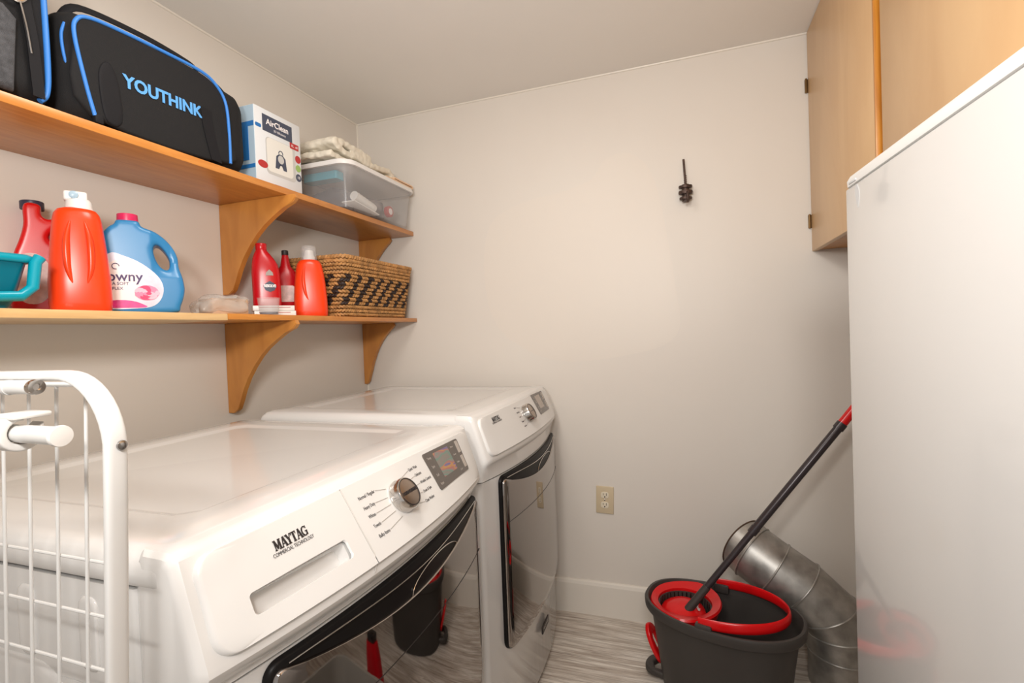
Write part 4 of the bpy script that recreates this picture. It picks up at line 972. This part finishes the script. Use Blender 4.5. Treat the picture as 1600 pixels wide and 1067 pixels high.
for v in ab.verts:      # thin towards the handle
    f_ = max(0, min(1, (v.co.x-0.025)/0.04))*max(0, min(1, (v.co.y-0.09)/0.04)); v.co.z *= 1-0.45*f_
ab = xform(ab, Matrix(((0, 0, 1, 0), (1, 0, 0, 0), (0, 1, 0, 0), (0, 0, 0, 1))))
lowz = min(v.co.z for v in ab.verts)
for v in ab.verts: v.co.z -= lowz
add('bottle_body', ab, M['blue'], g, world=False)
add('neck_ring', xform(lathe([(0.026, 0), (0.028, 0.004), (0.028, 0.010), (0.024, 0.014)], 32), TR((0, -0.021, 0.214))), M['blue'], g, world=False)
add('cap', xform(lathe([(0.0225, 0), (0.023, 0.002), (0.0215, 0.026), (0.019, 0.027), (0.018, 0.022)], 32), TR((0, -0.021, 0.2275))), M['pinkcap'], g, world=False, label='magenta cap')
LS = lambda a, b, h: (0.0392+h, a, b)
lo_ = [(p[0], p[1]) for p in smooth_path([(-0.084, 0.03, 0), (-0.082, 0.10, 0), (-0.060, 0.148, 0), (-0.03, 0.143, 0), (0.005, 0.125, 0), (0.036, 0.095, 0), (0.047, 0.065, 0), (0.040, 0.035, 0), (0.020, 0.017, 0), (-0.02, 0.012, 0), (-0.07, 0.012, 0)], 4, True)]
la = add('label', pad(lo_, LS, 0.0006, rings=6), M['label'], g, world=False, label='pale sky label')
add('label_disc', pad(sellipse(0.072, 0.118, 2.2, 32, -0.038, 0.075), LS, 0.0009, rings=3), M['labelwhite'], la, world=False)
add('label_band', pad([(p[0], p[1]) for p in smooth_path([(-0.075, 0.016, 0), (-0.06, 0.032, 0), (-0.02, 0.032, 0), (0.005, 0.022, 0), (0.010, 0.016, 0), (-0.02, 0.014, 0)], 3, True)], LS, 0.0012, rings=3), M['labelpink'], la, world=False)
rs_ = add('rose_print', pad(sellipse(0.050, 0.038, 2, 28, 0.012, 0.052), LS, 0.0015, rings=3), M['rose'], la, world=False)
for k, (nn, rr_, pw, ph_) in enumerate(((7, 0.0155, 0.022, 0.015), (6, 0.0095, 0.017, 0.012), (4, 0.0045, 0.011, 0.008))):
    for i in range(nn):
        a = i*2*PI/nn+k*0.5
        add('rose_petal', pad(sellipse(pw, ph_, 2, 16, 0.012+rr_*math.cos(a), 0.052+rr_*0.72*math.sin(a)), LS, 0.0017+k*0.0006+i*0.00005, rings=2), (M['rosepale'], M['rose'], M['rosedeep'])[(i+k) % 3], rs_, world=False)
add('label_lettering', map_mesh(text_mesh('Downy', 0.034, 0.0002, 0.95, off=0.0004), lambda x, v, h: (0.0407+h, -0.043+x, 0.091+v)), M['indigo'], la, world=False, smooth=False)
add('label_lettering', map_mesh(text_mesh('ULTRA SOFT', 0.010, 0.0002), lambda x, v, h: (0.0407+h, -0.052+x, 0.074+v)), M['indigo'], la, world=False, smooth=False)
add('label_lettering', map_mesh(text_mesh('FLEX', 0.010, 0.0002), lambda x, v, h: (0.0407+h, -0.046+x, 0.062+v)), M['indigo'], la, world=False, smooth=False)
add('label_mark', tube([(0.041, -0.048+0.007*math.cos(a/3), 0.117+0.007*math.sin(a/3)) for a in range(16)], 0.0008, 6), M['indigo'], la, world=False)

# plastic bag with a brown block
g = empty('wrapped_block', 'brown block in a crinkled clear plastic bag on the lower shelf', 'packet', (-1.32, -0.975, LR))
rz_ = Matrix.Translation((-1.335, -0.965, LR)) @ Matrix.Rotation(math.radians(-12), 4, 'Z')
add('block', xform(box(-0.03, 0.045, -0.055, 0.055, 0.001, 0.050, 0.003), rz_), M['kraft'], g)
wb_ = bmesh.new(); bmesh.ops.create_icosphere(wb_, subdivisions=4, radius=1)
for v in wb_.verts:
    q = v.co.copy(); f_ = lambda c: math.copysign(abs(c)**.55, c)
    v.co = Vector((0.008+f_(q.x)*0.046, -0.010+f_(q.y)*0.078, 0.031+f_(q.z)*0.0305))
    k = noise.noise(v.co*38)*0.010+noise.noise(v.co*90)*0.004
    v.co += q*k; v.co.z = max(v.co.z, 0.0006)
    if v.co.y < -0.04: v.co.z *= 1-(-0.04-v.co.y)*7
add('bag_film', xform(wb_, rz_), M['film_bag'], g)

# crimson stain remover bottle
g = empty('cleaner_bottle', 'tall crimson cleaner bottle standing behind the measuring cup', 'bottle', (-1.355, -0.770, LR), vrot(135))
add('bottle_body', bottle_loft([S_(0, .080, .050), S_(0.004, .086, .055), (0.05, .056, .089, 3.2, 0, 0), (0.10, .056, .089, 3.2, 0, 0), (0.15, .055, .088, 3, 0, -0.001), (0.18, .052, .080, 2.7, 0, -0.003), (0.200, .046, .066, 2.4, 0, -0.007), (0.215, .040, .050, 2.2, 0, -0.010), (0.226, .034, .036, 2, 0, -0.012), (0.229, .033, .034, 2, 0, -0.012)]), M['crimson'], g, world=False)
add('cap', xform(lathe([(0.0165, 0), (0.0175, 0.003), (0.0175, 0.020), (0.0165, 0.022), (0.014, 0.0215)], 28), TR((0, -0.012, 0.229))), M['crimson'], g, world=False)
lg = add('label_mark', pad([(-0.004, 0.090), (0.010, 0.084), (0.024, 0.090), (0.031, 0.104), (0.022, 0.114), (0.010, 0.121), (-0.002, 0.114), (-0.011, 0.104)], lambda a, b, h: (0.0290-3.0*a*a+h, a, b), 0.0008, rings=3), M['boxnavy'], g, world=False)
add('label_lettering', map_mesh(text_mesh('RESOLVE', 0.0125, 0.0002, off=0.0007), lambda x, v, h: (0.0310+h-3.0*(0.010+x)**2, 0.010+x*0.72, 0.104+v)), M['logo'], lg, world=False, smooth=False)
add('label_emblem', pad([(-0.002, 0.140), (0.022, 0.140), (0.020, 0.150), (0.010, 0.160), (0.000, 0.150)], lambda a, b, h: (0.0283-3.0*a*a+h, a, b), 0.0008, rings=3), M['ink_grey'], g, world=False)

# white cartons low on the shelf, and the measuring cup
for k, (z0, z1, dx) in enumerate(((LR, LR+0.0165, 0), (LR+0.0170, LR+0.034, -0.004))):
    c_ = empty('flat_carton', ('lower' if k == 0 else 'upper')+' of two flat white cartons stacked behind the measuring cup', 'box', (-1.295, -0.80, z0), math.radians(-38), 'flat cartons')
    add('carton_body', box(-0.022, 0.022, -0.064+dx, 0.062+dx, 0.0, z1-z0, 0.001), M['whiteplastic'], c_, world=False)
    add('carton_stripe', box(0.0215, 0.0226, -0.050, 0.045, 0.010, 0.0118), M['badgered'], c_, world=False, smooth=False)
g = empty('measuring_cup', 'small clear measuring cup with blue liquid at the shelf edge', 'cup', (-1.258, -0.862, LR))
add('cup_body', xform(lathe([(0.026, 0), (0.028, 0.001), (0.033, 0.052), (0.0345, 0.053), (0.0345, 0.055), (0.0320, 0.055), (0.0268, 0.004), (0.01, 0.003)], 40), TR((-1.258, -0.862, LR))), M['frost'], g)
add('liquid', xform(lathe([(0.0262, 0.0035), (0.0268, 0.010), (0.01, 0.010)], 40), TR((-1.258, -0.862, LR))), M['boxnavy'], g, label='dark blue liquid')

# dark red bottle mostly hidden
g = empty('detergent_bottle', 'dark red narrow-neck bottle peeking out behind the smaller orange-red bottle', 'bottle', (-1.415, -0.628, LR), vrot(132))
add('bottle_body', bottle_loft([(0, .05, .095, 3, 0, 0), (0.004, .056, .102, 3, 0, 0), (0.10, .056, .102, 3, 0, 0), (0.15, .05, .09, 2.6, 0, 0.004), (0.175, .04, .065, 2.3, 0, 0.008), (0.195, .028, .036, 2, 0, 0.008), (0.236, .020, .022, 2, 0, 0.008)]), M['crimson'], g, world=False)
add('cap', xform(lathe([(0.0115, 0), (0.012, 0.001), (0.012, 0.016), (0.010, 0.018)], 20), TR((0, 0.008, 0.236))), M['ink'], g, world=False, label='small black cap')
add('label', pad(rrect(0.07, 0.06, 0.006, 4, 0, 0.09), lambda a, b, h: (0.028+h, a, b), 0.0006, rings=3), M['labelpale'], g, world=False)

# smaller orange-red bottle with clear cap
g = empty('detergent_bottle', 'smaller orange-red detergent bottle with clear dome cap, beside the wicker basket', 'bottle', (-1.298, -0.624, LR), vrot(131))
w1 = 0.116
add('bottle_body', bottle_loft([S_(0, w1*.90, .066), S_(0.004, w1*.97, .072), S_(0.02, w1, .075), S_(0.07, w1*.98, .075), S_(0.12, w1*.92, .072, 3), S_(0.16, w1*.84, .068, 2.8), S_(0.19, w1*.74, .062, 2.6), S_(0.203, w1*.62, .056, 2.3), S_(0.208, w1*.5, .048, 2)]), M['orange'], g, world=False)
add('bottle_flute', tube(smooth_path([(0.032, -0.016, 0.185), (0.036, -0.022, 0.14), (0.037, -0.018, 0.09), (0.0365, -0.008, 0.06)], 5), lambda q: 0.001+0.005*math.sin(PI*q), 10), M['orange'], g, world=False)
sp_ = add('spout', xform(lathe([(0.021, 0), (0.021, 0.012), (0.018, 0.016), (0.016, 0.035), (0.012, 0.038)], 28), TR((0, 0, 0.208))), M['whiteplastic'], g, world=False, label='white inner spout')
add('clear_cap', xform(lathe([(0.029, 0), (0.0285, 0.004), (0.026, 0.050), (0.023, 0.053), (0.0245, 0.050), (0.027, 0.004)], 36), TR((0, 0, 0.206))), M['frost'], sp_, world=False)

# ------------------------------------------------------------ wicker basket
BKx, BKy = -1.338, -0.302
wk = empty('wicker_basket', 'rectangular woven wicker basket with dark diagonal stripes on lower shelf', 'basket', (BKx, BKy, LR))
BH = 0.235
def bring(z, off=0.0):
    f_ = z/BH; w = 0.235+0.055*f_; d = 0.470+0.055*f_
    return [Vector((x, y, LR+z)) for x, y in rrect(w+2*off, d+2*off, 0.04, 8, BKx+0.003*f_, BKy-0.005)]
add('basket_shell', loft([bring(0.002, -0.012), bring(BH-0.01, -0.010), bring(BH-0.01, -0.016), bring(0.01, -0.018)]), M['strawbase'], wk)
def along(loop, s):
    n = len(loop); seg = [(loop[(i+1) % n]-loop[i]).length for i in range(n)]; L_ = sum(seg); d = (s % 1)*L_
    for i in range(n):
        if d <= seg[i]: 
            t_ = (loop[(i+1) % n]-loop[i]).normalized(); return loop[i]+t_*d, t_
        d -= seg[i]
    return loop[0], (loop[1]-loop[0]).normalized()
tan, drk = bmesh.new(), bmesh.new()
ico = bmesh.new(); bmesh.ops.create_icosphere(ico, subdivisions=1, radius=1)
IV = [v.co.copy() for v in ico.verts]; IF = [[v.index for v in f.verts] for f in ico.faces]; ico.free()
NR = 16; rnd = random.Random(7)
for r in range(NR):
    z = 0.009+(BH-0.018)*r/(NR-1)
    loop = bring(z, -0.006 if r < NR-1 else -0.004); N = 104
    for i in range(N):
        s = (i+0.5*(r % 2))/N
        p, t_ = along(loop, s); out_ = Vector((t_.y, -t_.x, 0)); c0 = Vector((BKx, BKy, p.z))
        if out_.dot(p-c0) < 0: out_ = -out_
        big = r >= NR-2
        hl = 0.0115*(1.15 if big else 1); hr = 0.0062*(1.25 if big else 1); sl_ = (0.50 if r % 2 else -0.50)+rnd.uniform(-.12, .12)
        ax = (t_*math.cos(sl_)+Vector((0, 0, math.sin(sl_)))).normalized(); bx_ = out_; cx_ = ax.cross(bx_)
        ph = i+0.5*(r % 2)-1.0*r
        dark = 3 <= r <= 10 and (ph % 5.2) < 2.2
        bmx = drk if dark else tan
        vs = [bmx.verts.new(p+ax*(v.x*hl)+bx_*(v.y*0.0062+rnd.uniform(0, .0012))+cx_*(v.z*hr)) for v in IV]
        for f in IF: bmx.faces.new([vs[j] for j in f])
tb2 = add('straw_weave', tan, M['straw'], wk); add('dark_weave', drk, M['strawdark'], wk, label='dark diagonal stripes of the weave')

# ------------------------------------------------------------ things seen only as reflections in the washer door
g = empty('storage_tub', 'cloudy grey tub on the floor reflected in the washer door', 'tub', (-0.02, -1.20, 0))
def tg(w, d, z, r=0.05): return [(x, y, z) for x, y in rrect(w, d, r, 6, -0.02, -1.20)]
add('tub_body', loft([tg(0.24, 0.30, 0.001), tg(0.30, 0.36, 0.27), tg(0.315, 0.375, 0.272), tg(0.315, 0.375, 0.282), tg(0.298, 0.358, 0.282), tg(0.236, 0.296, 0.01)]), M['bin'], g)
g = empty('floor_duster', 'red flat handled floor tool standing on the floor, seen in the washer door', 'floor tool', (0.0, -0.90, 0))
add('handle', loft([[(x, y, z) for x, y in rrect(w, w*.5, w*.2, 4, 0.0+z*.12, -0.90)] for w, z in ((0.11, 0.001), (0.10, 0.10), (0.075, 0.25), (0.06, 0.29))]), M['crimson'], g)
add('joint', xform(box(-0.022, 0.022, -0.014, 0.014, 0, 0.03, 0.005), TR((0.035, -0.90, 0.288))), M['black_gloss'], g)
